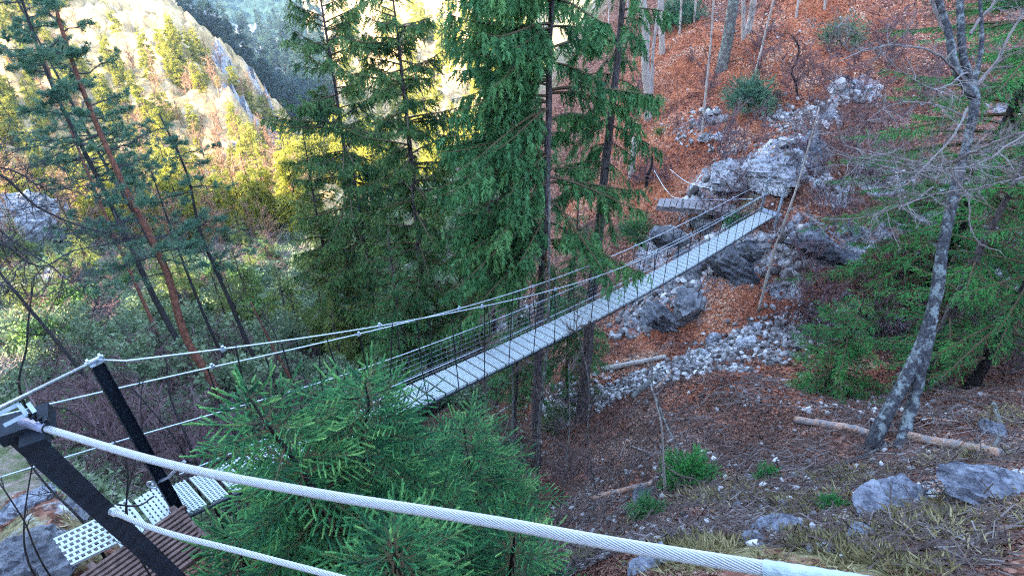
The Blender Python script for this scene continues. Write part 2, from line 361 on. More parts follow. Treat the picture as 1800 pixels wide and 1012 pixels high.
# smooth surface sampled coarsely then refined
ca = np.linspace(AZ0, AZ1, 161); cl = np.linspace(L0, L1, 216)
GA, GL = np.meshgrid(ca, cl, indexing='ij')
HB = base_h(np.exp(GL)*np.sin(GA), np.exp(GL)*np.cos(GA))
def samp(G, az, lr):
    n0, n1 = G.shape
    fa = np.clip((az-AZ0)/(AZ1-AZ0)*(n0-1), 0, n0-1.001); fl = np.clip((lr-L0)/(L1-L0)*(n1-1), 0, n1-1.001)
    i = fa.astype(int); j = fl.astype(int); a = fa-i; b = fl-j
    return (G[i, j]*(1-a)+G[i+1, j]*a)*(1-b)+(G[i, j+1]*(1-a)+G[i+1, j+1]*a)*b
def hitG(G, u, v, dmax=900.):
    u = np.atleast_1d(np.asarray(u, float)); v = np.atleast_1d(np.asarray(v, float)); U = 506-v
    D = np.stack([u-900, F*cos(TH)+U*sin(TH), -F*sin(TH)+U*cos(TH)], 1)/F
    ks = np.exp(np.linspace(math.log(1.2), math.log(dmax), 700))
    r0 = np.hypot(D[:, 0], D[:, 1]); az = np.arctan2(D[:, 0], D[:, 1])
    out = np.full(len(u), dmax); done = np.zeros(len(u), bool); pk = ks[0]; pg = None
    for k in ks:
        g = k*D[:, 2] - samp(G, az, np.log(r0*k))
        if pg is not None:
            h = (~done) & (g <= 0); t = pg/(pg-g+1e-9)
            out[h] = (pk+(k-pk)*np.clip(t, 0, 1))[h]; done |= h
        pg, pk = g, k
    return D*out[:, None]
def hb(u, v): return hitG(HB, u, v)[0]
GA, GL = np.meshgrid(azs, lrs, indexing='ij')
R_ = np.exp(GL); X_ = R_*np.sin(GA); Y_ = R_*np.cos(GA)
H0 = samp(HB, GA, GL)
flat = np.stack([X_.ravel(), Y_.ravel(), H0.ravel()], 1)
def blobs(lst):
    w = np.zeros(X_.shape)
    for q in lst:
        u, v, ru = q[:3]; c = hb(u, v); d = np.dot(c, A([0, cos(TH), -sin(TH)])); rad = ru*d/F
        w = np.maximum(w, np.exp(-((X_-c[0])**2+(Y_-c[1])**2+(H0-c[2])**2)/rad**2*.6)*(q[3] if len(q) > 3 else 1))
    return w
W = {}
W['leaf'] = blobs([(1180,120,140),(1250,250,110),(1150,300,90),(1450,60,150),(1330,120,130),(1210,200,90),(1110,200,80),(1200,560,90),(1120,600,80),(1320,540,80),(1450,620,60),(1340,660,60),(1540,630,60),(1250,690,60,.8),(1400,700,60,.7),
  (860,490,70),(820,440,50,.7),(1020,360,60,.8),(900,700,50),(860,730,50),(1160,330,50),(1430,400,40),(1000,640,60,.7)])
W['scree'] = blobs([(1320,600,34),(1265,620,34),(1210,645,32),(1160,665,30),(1110,680,28),(1070,695,24),(1380,590,36),(1440,580,34),(1500,575,34),(1570,580,34),(1350,625,28),(1290,650,26),(1200,240,40,.5),(1280,260,40,.45),(1150,450,34,.45),(1200,410,30,.45),(900,560,60,.5),(760,560,60,.6),(1400,200,50,.5),(1000,700,50,.6),(1690,420,60,.6),(1760,480,50,.6)])
W['rock'] = blobs([(1340,300,50,1.2),(1400,270,50,1.1),(1280,320,40,1.),(1500,165,36,.9),(1420,430,50,1.1),(1480,420,40,.9),(1300,460,60,.9),(1200,500,70,.85),(1120,560,50,.8),(1240,440,40,.8),(1150,450,50,.7),
  (1560,880,55,1.1),(1750,850,70,1.1),(1640,860,40,.8),(1370,930,45,.9),(1200,910,40,.9),(1450,200,30,.8),(1460,320,45,.9),(1540,300,40,.7),(1230,345,40,.8),(1560,420,50,.6),(1620,380,40,.6),(1380,500,40,.7),(1240,230,30,.7),(1690,330,60,.6),(1600,300,50,.6),(40,960,90,.62),(130,900,50,.6),(30,880,40,.6),(240,830,50,.9),
  (820,580,35,1.2),(815,540,30,1.),(1100,1000,60,.8),(1100,900,40,.7),(50,430,90,1.2),(30,520,60,.9),(90,380,50,.9),
  (350,30,40,.9),(395,110,35,1.),(425,190,35,1.),(435,260,35,1.),(300,-20,50,.7),(300,130,40,.45),(250,60,40,.4),(330,200,30,.4),(540,30,60,.7),(455,130,40,1.),(440,90,40,1.),(470,190,40,1.),(480,240,40,1.),(425,60,40,1.),(1780,200,80,.5)])
W['grass'] = blobs([(1400,880,80),(1260,860,60,.9),(1500,830,60),(1650,920,100),(1450,960,90),(1250,970,90),(1700,800,60,.7),(1770,740,50,.8),(1050,960,60,.6),(1560,990,100),(1320,350,25,.7),(120,960,60,.8),(20,940,50,.8),(260,960,60,.7),(180,930,50,.8)])
az_d = np.degrees(GA)
sm = lambda x, a, b: np.clip((x-a)/(b-a), 0, 1)
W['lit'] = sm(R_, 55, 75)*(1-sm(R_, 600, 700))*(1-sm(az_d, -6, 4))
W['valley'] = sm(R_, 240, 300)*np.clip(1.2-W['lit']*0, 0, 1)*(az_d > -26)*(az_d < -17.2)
W['brush'] = np.maximum(sm(-az_d, -2, 6)*sm(R_, 7, 10), sm(R_, 40, 60))*(1-W['leaf']*.9)
H = H0 + R_**.75*.10*fbm(flat*[.35, .35, .35], 4, 3).reshape(H0.shape)*np.clip(R_/6, 0, 1)*.9
rk = np.clip(W['rock'], 0, 1)
st = fbm(flat*[.9, .9, 2.2]+5, 3, 21).reshape(H0.shape)
H += rk*(ridged(flat*.8, 5, 11).reshape(H0.shape)-.55)*np.clip(R_*.075, .2, 14)*1.0
H += rk*st*np.clip(R_*.02, .05, 3)
_s = (H+.30*X_-.12*Y_)/.42; _t = _s-np.floor(_s); H += rk*.42*(R_ < 60)*(_t*_t*(3-2*_t)-_t)*1.6
H += np.clip(1-rk, 0, 1)*fbm(flat*3.1, 3, 31).reshape(H0.shape)*np.clip(R_*.006, .02, .5)
H += sm(R_, 60, 100)*fbm(flat*.06, 5, 41).reshape(H0.shape)*R_*.05*(1-.75*W['valley'])
Vt = np.stack([X_.ravel(), Y_.ravel(), H.ravel()], 1)
i, j = np.meshgrid(np.arange(NA-1), np.arange(NR-1), indexing='ij'); b = (i*NR+j).ravel()
gr = mk('ground', Vt, [np.stack([b, b+1, b+NR+1, b+NR], 1)], M['ground'], attr={k: w.ravel() for k, w in W.items()}, smooth=True)
tag(gr, kind='structure')
def gz(x, y):
    x = np.asarray(x, float); y = np.asarray(y, float)
    return samp(H, np.arctan2(x, y), np.log(np.hypot(x, y)))
def hit(u, v): return hitG(H, u, v)
def hit1(u, v): return hitG(H, u, v)[0]

# the mountain behind the camera that keeps the near gorge in shade
sdir = nrm(A([-.74, -.67])); pdir = A([sdir[1], -sdir[0]]);
if pdir[0] > 0: pdir = -pdir     # pdir points to the valley opening (left-front)
SUN_EL = radians(27)
NS, NP = 60, 90
ss = np.linspace(10, 90, NS); pp = np.linspace(-120, 66, NP)
SG, PG = np.meshgrid(ss, pp, indexing='ij')
prof = np.clip((SG-10)/34, 0, 1)
edge = np.clip((66-PG)/22, 0, 1)
Zm = -14 + prof*64*edge**.7 + fbm(np.stack([SG.ravel()*.06, PG.ravel()*.06, SG.ravel()*0], 1), 5, 77).reshape(SG.shape)*8*prof
XY = SG[..., None]*sdir + PG[..., None]*pdir
V = np.concatenate([XY, Zm[..., None]], -1).reshape(-1, 3)
i, j = np.meshgrid(np.arange(NS-1), np.arange(NP-1), indexing='ij'); b = (i*NP+j).ravel()
bm_ = mk('hillside', V, [np.stack([b, b+NP, b+NP+1, b+1], 1)], M['ground'], attr={k: np.full(NS*NP, 1. if k == 'brush' else 0.) for k in W}, smooth=True)
tag(bm_, kind='structure')

# ------------------------------------------------------------------ suspension bridge
PHI = .8652; BD = A([cos(PHI), sin(PHI), 0]); BC = A([sin(PHI), -cos(PHI), 0]); B0 = A([-3.827, 4.402, 0]); BW = .5; BT = 18.7
UPV = A([0, 0, 1.])
def zdeck(t): return -5.72 - .2615*t + .0025*t*t - .13*np.sin(np.clip(t/17, 0, 1)*pi)**1.
def bp(t, off=0., h=0.): return B0 + BD*t + BC*off + UPV*(zdeck(t)+h)
br = empty('suspension_bridge', bp(0, .25), 'narrow cable suspension bridge with pale perforated metal deck crossing the gorge', 'bridge')
boff = -bp(0, .25)
def bbuild(mb, name, mat, smooth=False): 
    return mb.build(name, mat, br, smooth, off=-boff)
pitch = .2345; npl = int(BT/pitch)
def plate(t0, L=.192):
    """perforated tread: rails with rows of slots, anti-slip teeth"""
    mb = MB(); c = bp(t0+L/2, BW/2); d = nrm(bp(t0+L)-bp(t0)); n = nrm(np.cross(BC, d)); n = n if n[2] > 0 else -n
    nr = 5; rw = .016
    for r in range(nr):          # long rails across the deck
        y = (r/(nr-1)-.5)*(L-rw)
        box(mb, c+d*y, BC*BW/2, d*rw/2, n*.012)
    gap = (L-rw*nr)/(nr-1); nb = 16
    for r in range(nr-1):        # short bridges between the slots
        y = (r+.5-(nr-1)/2)*(gap+rw)
        for q in range(nb):
            x = ((q+.5*(r % 2)+.25)/nb-.5)*BW*.97
            box(mb, c+d*y+BC*x, BC*.0065, d*(gap/2+.001), n*.0095)
    for s in (-1, 1): box(mb, c+BC*s*(BW/2-.006)-n*.022, BC*.005, d*L*.49, n*.012)
    return mb
for q in range(npl): bbuild(plate(q*pitch+.03), 'deck_plate', M['grate'])
tt = np.linspace(0, BT, 60)
for off, nm in ((.0, 'deck_cable'), (BW, 'deck_cable')):
    mb = MB(); tube(mb, [bp(t, off-.02 if off == 0 else off+.02, -.035) for t in np.linspace(-.3, BT+.6, 60)], .013, 6); bbuild(mb, nm, M['steel_black'])
hR_t = [-.11, 1.4, 2.23, 3.44, 4.78, 6.44, 8.04, 9.78, 11.23, 14.55, 18.7]; hR = [2.15, 1.84, 1.72, 1.54, 1.36, 1.17, 1.05, .99, .99, 1.03, 1.15]
hL_t = [-3.0, -.57, .07, 1.59, 2.5, 3.85, 5.32, 6.21, 8.83, 10.4, 18.7]; hL = [1.72, 1.58, 1.5, 1.36, 1.26, 1.16, 1.06, 1.01, .98, 1.0, 1.12]
def hr(t): return np.interp(t, hR_t, hR)
def hl(t): return np.interp(t, hL_t, hL)
def cabl(off, h, t0, t1, r, name, mat, n=70, extra0=None, extra1=None, sides=6):
    pts = [bp(t, off, h(t)) for t in np.linspace(t0, t1, n)]
    k = 5; ar = A(pts); z = np.convolve(np.pad(ar[:, 2], k, mode='reflect', reflect_type='odd'), np.ones(2*k+1)/(2*k+1), 'valid'); ar[:, 2] = z; pts = list(ar)
    if extra0 is not None: pts = [A(extra0)]+pts
    if extra1 is not None: pts = pts+[A(extra1)]
    mb = MB(); tube(mb, pts, r, sides); return bbuild(mb, name, mat, True)
ptop = P(168, 637, 1)*(5.5)/1.0
ptop = P(168, 637, .005*F); pbase = P(325, 912, .0061*F)
cabl(BW, hr, .1, BT, .0092, 'main_cable', M['galv'], extra0=ptop+A([.02, 0, .03]), extra1=bp(BT+1.8, BW+.2, 1.35))
gp = lambda x, y: A([x, y, float(gz(x, y))-.05])
cabl(0, hl, -3.0, BT, .0088, 'main_cable', M['galv'], extra0=gp(-8.2, -.6), extra1=bp(BT+1.8, -.2, 1.3))
mb = MB(); tube(mb, [ptop+A([.02, 0, .03]), P(0, 716, 4.3), P(-160, 800, 3.4), gp(-5.5, -1.2)], .0135, 6); bbuild(mb, 'back_stay', M['galv'], True)
cabl(0, lambda t: .60+.25*np.exp(-np.maximum(t, 0)/1.5)+.12*np.exp(-np.maximum(t+1, 0)), -2.5, BT, .0075, 'middle_rope', M['galv'], extra0=gp(-7.4, 0.))
cabl(-.02, lambda t: .10+t*0, .2, BT, .008, 'kick_rope', M['galv'])
# hangers, clamps
tcl = np.arange(.9, BT-.2, .62)
hrng = np.random.default_rng(3)
for off, hf in ((BW, hr), (0, hl)):
    for t in tcl:
        mb = MB(); j = hrng.normal(0, .03); a = bp(t+j*2, off, hf(t)); b_ = bp(t-j, off+(.03 if off else -.03), -.05)
        m_ = (a+b_)/2 + BC*hrng.normal(0, .015) + BD*hrng.normal(0, .03)
        tube(mb, spline([a, m_, b_], 6), .0085, 5); bbuild(mb, 'hanger', M['hanger'])
for off, hf in ((BW, hr), (0, hl)):
    for t in tcl[::3]:
        mb = MB(); c = bp(t, off, hf(t)+.004); box(mb, c, BD*.028, BC*.016, UPV*.015); box(mb, c+UPV*.03, BD*.012, BC*.012, UPV*.015); bbuild(mb, 'cable_clamp', M['galv'])
# side net on the far side
mb = MB(); tn = np.arange(2.2, BT, .11); 
segs(mb, [bp(t, -.01, .60) for t in tn], [bp(t+.01, -.01, .02) for t in tn], .0012, .0012, 3)
for h in np.linspace(.05, .55, 6):
    tl = np.linspace(2.2, BT, 90); pts = A([bp(t, -.012, h) for t in tl]); segs(mb, pts[:-1], pts[1:], .0010, .0010, 3)
bbuild(mb, 'side_net', M['galv'])
tag(br.children[-1], 'thin wire net along the left side of the deck')
# portal post at the near end (beside the deck) and bolts
def hbar(mb, a, b_, w, d, side, t=.008):
    ax = nrm(b_-a); s = nrm(side-ax*np.dot(side, ax)); n = np.cross(ax, s); c = (a+b_)/2; L = np.linalg.norm(b_-a)/2
    box(mb, c+n*(d/2), s*w/2, ax*L, n*t/2); box(mb, c-n*(d/2), s*w/2, ax*L, n*t/2); box(mb, c, s*t/2, ax*L, n*(d/2-t/2-.0005))
mb = MB(); hbar(mb, pbase+A([0, 0, -.35]), ptop, .105, .10, BC); po = bbuild(mb, 'post', M['steel_black'])
mb = MB(); box(mb, ptop+A([0, 0, .006]), BD*.055, BC*.055, UPV*.006); box(mb, ptop+A([0, 0, .028]), BD*.075, BC*.014, UPV*.012)
for s in (-1, 1):
    box(mb, ptop+BD*s*.05+A([0, 0, .05]), BD*.010, BC*.020, UPV*.010)
bbuild(mb, 'cable_saddle', M['galv'])
# eye bolts and a slack cable loop at the foot of the post
mb = MB(); q = P(268, 852, 6.35)
th = np.linspace(0, 2*pi, 14); tube(mb, [q+A([cos(a)*.05, 0, sin(a)*.05]) for a in th], .012, 6); tube(mb, [q, q+A([.16, .05, .06]), q+A([.34, .12, .22])], .018, 6)
bbuild(mb, 'turnbuckle', M['galv'])
mb = MB(); tube(mb, spline([P(270, 800, 5.3), P(300, 818, 5.4), P(325, 822, 5.6)], 12), .009, 6); tube(mb, spline([P(205, 886, 5.5), P(235, 889, 5.7), P(270, 872, 6.2)], 12), .009, 6)
bbuild(mb, 'slack_rope', M['twig_dark'])
# anchor plate at the far end
mb = MB(); box(mb, bp(BT+.2, BW/2, -.06), BC*.34, BD*.14, UPV*.05); bbuild(mb, 'end_beam', M['galv'])
mb = MB()
for off in (-.03, BW+.03): hbar(mb, bp(BT+.1, off, -.5), bp(BT+.1, off, 1.14), .07, .07, BC)
bbuild(mb, 'end_post', M['galv'])

# landing of metal grating at the near end
def quad_plate(o, ex, ey, nx, ny, mb, th=.03, rail=.030, brd=.024):
    """serrated grating: ny long rails along ex, nx short bridges between rails"""
    o, ex, ey = map(A, (o, ex, ey)); n = nrm(np.cross(ex, ey)); n = n if n[2] > 0 else -n; lx = np.linalg.norm(ex); ly = np.linalg.norm(ey); dx = ex/lx; dy = ey/ly
    for r in range(ny):
        y = (r+.5)/ny; box(mb, o+ex*.5+ey*y, ex*.5, dy*rail/2, n*th/2)
    for r in range(ny-1):
        for q in range(nx):
            box(mb, o+ex*((q+.3+.4*(r % 2))/nx)+ey*((r+1)/ny), dx*brd/2, dy*(ly/ny-rail)/2*1.02, n*(th/2-.003))
lx0 = P(93, 945, 6.6); lx1 = P(183, 903, 6.75); ly1 = P(128, 996, 6.25)
lp = empty('grating_landing', lx0, 'tilted pale metal grating landing on rocks at bridge start', 'platform')
mb = MB(); quad_plate(lx0, (lx1-lx0)*1.3, (ly1-lx0), 11, 7, mb); mb.build('grating', M['grate'], lp, off=lx0)
mb = MB(); quad_plate(bp(-.62, -.02, -.01), BC*.56, BD*.30, 9, 6, mb); quad_plate(bp(-.29, -.02, -.01), BC*.56, BD*.27, 9, 6, mb); mb.build('grating', M['grate'], lp, off=lx0)
mb = MB(); e0 = P(180, 898, 6.7); e1 = P(218, 958, 6.35)
for k_ in range(3): o_ = (P(190+k_*9, 902-k_*3, 6.68)); box(mb, (o_+o_+(e1-e0))/2, (e1-e0)/2, BD*.012, UPV*.02)
mb.build('edge_rail', M['grate'], lp, off=lx0)
# brown wooden steps in front of it
a0 = P(150, 1016, 5.85); a1 = P(318, 900, 6.35)
wl = empty('wooden_steps', a0, 'brown weathered wooden slat steps beside the black posts', 'steps')
dirl = nrm(a1-a0); dn = nrm(P(300, 1030, 5.75)-P(215, 952, 6.1)); Ls = [1.12, 1.1, 1.08, 1.02, .98, .95, .9, .86, .8, .74, .7]
for k_ in range(11):
    o_ = P(222, 962, 6.12) + dn*k_*.062; mb = MB(); L = Ls[k_]/2*.92
    box(mb, o_+dirl*hrng.normal(.06, .015), dirl*L, dn*.017, nrm(np.cross(dirl, dn))*.03)
    mb.build('slat', M['wood_brown'], wl, off=a0)
mb = MB()
for s in (-.35, .45): box(mb, P(232, 950, 6.12)+dn*.30+dirl*s-A([0, 0, .07]), dirl*.03, dn*.42, nrm(np.cross(dirl, dn))*.03)
mb.build('bearer', M['wood_brown'], wl, off=a0)

# ------------------------------------------------------------------ near post with two wire ropes
def twisted(pts, r, strands=14, lay=9.0, n=None, taper=None):
    """wire rope: strands laid helically so real ridges show"""
    pts = A(pts); m = n or 240; p = spline(pts, m) if len(pts) > 2 else np.linspace(pts[0], pts[1], m)
    d = np.concatenate([[0], np.cumsum(np.linalg.norm(np.diff(p, axis=0), axis=1))]); t = nrm(np.gradient(p, axis=0)); x, y = frame(t)
    mb = MB(); tube(mb, p, r*.80, 12)
    for s in range(strands):
        a = d/r/lay*2*pi*.9 + s*2*pi/strands
        q = p + (x*np.cos(a)[:, None]+y*np.sin(a)[:, None])*r*.86
        tube(mb, q, r*.86*pi/strands*.99, 6, caps=False)
    return mb
n0 = P(48, 742, 1.50); nb = P(300, 985, 2.15); _k = .9
while _k < 9 and (nb+(nb-n0)*_k)[2] > gz(*(nb+(nb-n0)*_k)[:2])-.2: _k += .1
nb2 = nb+(nb-n0)*_k
rp = empty('steel_railing', nb2, 'black steel post with silver wire ropes running across the foreground', 'railing')
side = nrm(A([1, .35, .1]))
def hbar2(mb):
    a = P(30, 758, 1.53); b_ = a+(nb2-n0); ax = nrm(b_-a); c = (a+b_)/2; L = np.linalg.norm(b_-a)/2
    view = nrm(-c*.3-a*.7); s = nrm(np.cross(ax, view)); n = np.cross(s, ax)
    if np.dot(n, view) < 0: n = -n
    box(mb, c, s*.0285, ax*L, n*.004); box(mb, c-n*.055, s*.0285, ax*L, n*.004); box(mb, c-n*.0275, s*.004, ax*L, n*.023)
    return ax, s, n
mb = MB(); ax, s_, n_ = hbar2(mb); mb.build('post', M['steel_black'], rp, off=nb2)
# head: dark block with a pale channel frame on top
hd = P(38, 738, 1.5); mb = MB(); u_ = nrm(P(110, 712, 1.52)-P(10, 745, 1.48)); v_ = nrm(np.cross(u_, ax)); 
if np.dot(v_, A([0, 1, 0])) < 0: v_ = -v_
box(mb, hd+ax*.020+nrm(ray(38, 738))*.03, u_*.056, v_*.030, ax*.020); box(mb, P(62, 772, 1.52), u_*.028, v_*.02, ax*.014); mb.build('head_block', M['steel_black'], rp, off=nb2)
mb = MB(); fc = P(30, 727, 1.49)
pr = lambda u, v: P(u, v, 1.43)
for a_, b_ in (((-12, 732), (33, 710)), ((33, 711), (46, 727)), ((46, 728), (8, 747)), ((50, 709), (60, 723))):
    p0, p1 = pr(*a_), pr(*b_); d_ = nrm(p1-p0); box(mb, (p0+p1)/2, d_*(np.linalg.norm(p1-p0)/2+.002), nrm(np.cross(d_, ray(30, 727)))*.0045, nrm(ray(30, 727))*.008)
mb.build('channel_frame', M['steel_edge'], rp, off=nb2)
mb = MB()
for q in range(4):
    c = P(54+q*9.5, 729+q*3.6, 1.44-q*.01); segs(mb, [c], [c+nrm(ray(30, 727))*-.012], .0062, .0055, 6); box(mb, c+nrm(ray(30, 727))*.01, u_*.0045, v_*.006, ax*.009)
mb.build('bolt', M['steel_black'], rp, off=nb2)
cpts = [P(44, 742, 1.50), P(72, 750, 1.44), P(300, 816, 1.22), P(574, 869.5, 1.0), P(893, 921, .83), P(1074, 954, .75), P(1348, 999, .655), P(1500, 1024, .61), P(1900, 1090, .52)]
ms = spline(cpts, 400); dd = np.dot(ms, A([0, cos(TH), -sin(TH)]))
mb = twisted(ms[12:360:1], .0112, n=348) if False else twisted(cpts+[A([1.3, -.5, -.80]), A([2.6, -1.8, -1.7])], .0080, strands=16, lay=15, n=640)
mb.build('wire_rope', M['rope'], rp, smooth=True, off=nb2)
mb = MB(); tube(mb, [P(40, 741, 1.50), P(66, 748, 1.452), P(84, 753.5, 1.428)], [.0115, .0115, .0112], 14); mb.build('rope_sleeve', M['sleeve'], rp, smooth=True, off=nb2)
mb = MB(); tube(mb, [P(83, 753, 1.429), P(86, 754, 1.424)], .0120, 14); mb.build('rope_sleeve_collar', M['steel_black'], rp, smooth=True, off=nb2)
i0 = int(np.argmin(np.linalg.norm(ms-P(1347, 999, .655), axis=1))); tp = ms[i0:i0+40]; 
mb = MB(); tube(mb, tp, .0092*(1+.03*np.sin(np.arange(len(tp))*1.9)), 18, rough=.03, seed=5); mb.build('tape_wrap', M['tape'], rp, off=nb2)
cl = [P(199, 899, 1.78), P(262, 925, 1.70), P(440, 973, 1.55), P(600, 1015, 1.45), P(800, 1070, 1.3), A([.95, .15, -1.85]), A([2.2, -.7, -2.3])]
mb = twisted(cl, .0066, strands=8, lay=13, n=420); mb.build('wire_rope', M['rope'], rp, smooth=True, off=nb2)
mb = MB(); tube(mb, [P(197, 898, 1.785), P(203, 900.5, 1.775)], .0115, 10); mb.build('rope_grommet', M['galv'], rp, off=nb2)

# sub-parts: fittings belong to the rope, head or post they sit on
def under(root, child, par):
    ps = [o for o in root.children if o.name.split('.')[0] == par]
    for c in [o for o in root.children if o.name.split('.')[0] == child]: c.parent = ps[0]
for c_ in ('rope_sleeve', 'rope_sleeve_collar', 'tape_wrap'): under(rp, c_, 'wire_rope')
under(rp, 'channel_frame', 'head_block'); under(rp, 'bolt', 'head_block'); under(br, 'cable_saddle', 'post')
mcs = [o for o in br.children if o.name.split('.')[0] == 'main_cable']; ccs = [o for o in br.children if o.name.split('.')[0] == 'cable_clamp']
for i_, c_ in enumerate(ccs): c_.parent = mcs[0 if i_ < len(ccs)/2 else 1]
# ------------------------------------------------------------------ plank walkway at the far end
w0 = P(1156, 360, .0211*F); w1 = P(1292, 371, .0203*F)
wk = empty('plank_walkway', w0, 'weathered plank walkway fixed to the cliff at the far bridge end', 'walkway')
wd = nrm(w1-w0); wc = nrm(np.cross(wd, UPV)); L = np.linalg.norm(w1-w0)
if wc[1] > 0: wc = -wc
mb = MB(); box(mb, (w0+w1)/2+wc*.28, wd*L/2, wc*.05, UPV*.07); box(mb, (w0+w1)/2-wc*.28, wd*L/2, wc*.05, UPV*.07); mb.build('beam', M['wood_grey'], wk, off=w0)
mb = MB()
for q in range(12):
    c = w0+wd*(q+.5)*L/12+UPV*(.095+.012*(q % 3)); box(mb, c, wd*L/27, wc*(.33+.03*(q % 2)), UPV*.02)
mb.build('plank', M['wood_grey'], wk, off=w0)
pb = P(1198, 368, .0209*F)+wc*.3; mb = MB(); box(mb, pb+UPV*.15, wd*.03, wc*.03, UPV*.45); mb.build('post', M['galv'], wk, off=w0)
pt = pb+UPV*.56
mb = MB(); tube(mb, spline([P(1150, 300, .0232*F), P(1172, 335, .022*F), pt, P(1260, 351, .0203*F), P(1325, 350, .0197*F)], 30), .012, 5); mb.build('hand_rope', M['galv'], wk, off=w0)
mb = MB(); tube(mb, spline([P(1178, 298, .0228*F), P(1212, 322, .0218*F), P(1265, 333, .0208*F), P(1315, 335, .0202*F), P(1360, 326, .0198*F)], 30), .012, 5); mb.build('hand_rope', M['galv'], wk, off=w0)
# ------------------------------------------------------------------ foliage templates
def twig_template(n=11, w=.16, seed=0, both=True):
    """hanging needle twig: short blades leaving a thin axis; y 0..1 along, x/z sideways (in widths of 1 = length)"""
    r = np.random.default_rng(seed); V = []; Fc = []
    for i in range(n):
        y = (i+.3)/n
        for s in (-1, 1):
            ang = r.uniform(0, 2*pi); L = w*(1-.45*y)*r.uniform(.7, 1.3); dx, dz = cos(ang)*s, sin(ang)*s
            b = len(V); V += [(0, y-.055, 0), (0, y+.055, 0), (dx*L*.8, y+.10+.07*r.random(), dz*L*.8)]; Fc.append((b, b+1, b+2))
    b = len(V); V += [(-.012, 0, 0), (.012, 0, 0), (0, 1.05, 0)]; Fc.append((b, b+1, b+2))
    return A(V, float) if False else np.array(V, float), np.array(Fc)
TW = twig_template(11, .23, 1); TW_S = twig_template(6, .30, 2)
def shoot_template(nn=44, seed=0, w=.20, nw=.085):
    r = np.random.default_rng(seed); V = []; Fc = []
    for i in range(nn):
        y = .02+.96*i/nn; a = i*2.4+r.uniform(-.4, .4); L = w*r.uniform(.75, 1.1)*(1-.3*y**3); c, s_ = cos(a), sin(a)
        if s_ < -.5: c *= 1.3; s_ = -.3
        t = A([-s_, 0, c])*nw*.5; tip = A([c*L*.75, y+L*.75, s_*L*.75]); b0 = A([0, y, 0])
        b = len(V); V += [b0-t-A([0, nw*.5, 0]), b0+t+A([0, nw*.5, 0]), tip]; Fc.append((b, b+1, b+2))
    for k in range(4):
        a = k*pi/2; b = len(V); V += [A([cos(a)*.012, 0, sin(a)*.012]), A([cos(a+1.57)*.012, 0, sin(a+1.57)*.012]), A([0, 1, 0])]; Fc.append((b, b+1, b+2))
    return np.array(V), np.array(Fc)
SH = shoot_template(); 
def flat_template(n=9, seed=3, w=.32):
    """flat spray with side fingers"""
    r = np.random.default_rng(seed); V = []; Fc = []
    for i in range(n):
        y = (i+.5)/n; L = w*(1-.6*y)*r.uniform(.8, 1.2)
        for s in (-1, 1):
            b = len(V); V += [(0, y-.05, 0), (0, y+.05, 0), (s*L, y+.35*L+.1, -L*.25)]; Fc.append((b, b+1, b+2))
    b = len(V); V += [(-.02, 0, 0), (.02, 0, 0), (0, 1.08, 0)]; Fc.append((b, b+1, b+2))
    return np.array(V, float), np.array(Fc)
FT = flat_template(9, 3, .30)
def tuft_template(n=16, seed=4):
    r = np.random.default_rng(seed); V = []; Fc = []
    for i in range(n):
        a = r.uniform(0, 2*pi); el = r.uniform(-.1, 1.3); d = A([cos(a)*cos(el), sin(el)*.9+.1, sin(a)*cos(el)]); L = r.uniform(.7, 1.)
        p = nrm(np.cross(d, A([.3, .5, .8])))*.032; b = len(V); V += [-p, p, d*L]; Fc.append((b, b+1, b+2))
    return np.array(V, float), np.array(Fc)
TU = tuft_template()
TWF = twig_template(9, .20, 7)
def leafc_template(n=12, seed=5):
    r = np.random.default_rng(seed); V = []; Fc = []
    for i in range(n):
        c = r.normal(0, .45, 3); a = nrm(r.normal(size=3)); x, y = frame(a); L = r.uniform(.16, .3); b = len(V)
        V += [c+x*L, c-x*L*.5+y*L*.8, c-x*L*.5-y*L*.8]; Fc.append((b, b+1, b+2))
    return np.array(V, float), np.array(Fc)
LC = leafc_template()
def bezier_branch(p0, dh, L, el, droop, tip, n=9):
    s = np.linspace(0, 1, n)
    return p0 + dh[None]*(L*s)[:, None] + UPV[None]*(L*(tan(el)*s - droop*s*s + tip*s**4))[:, None]

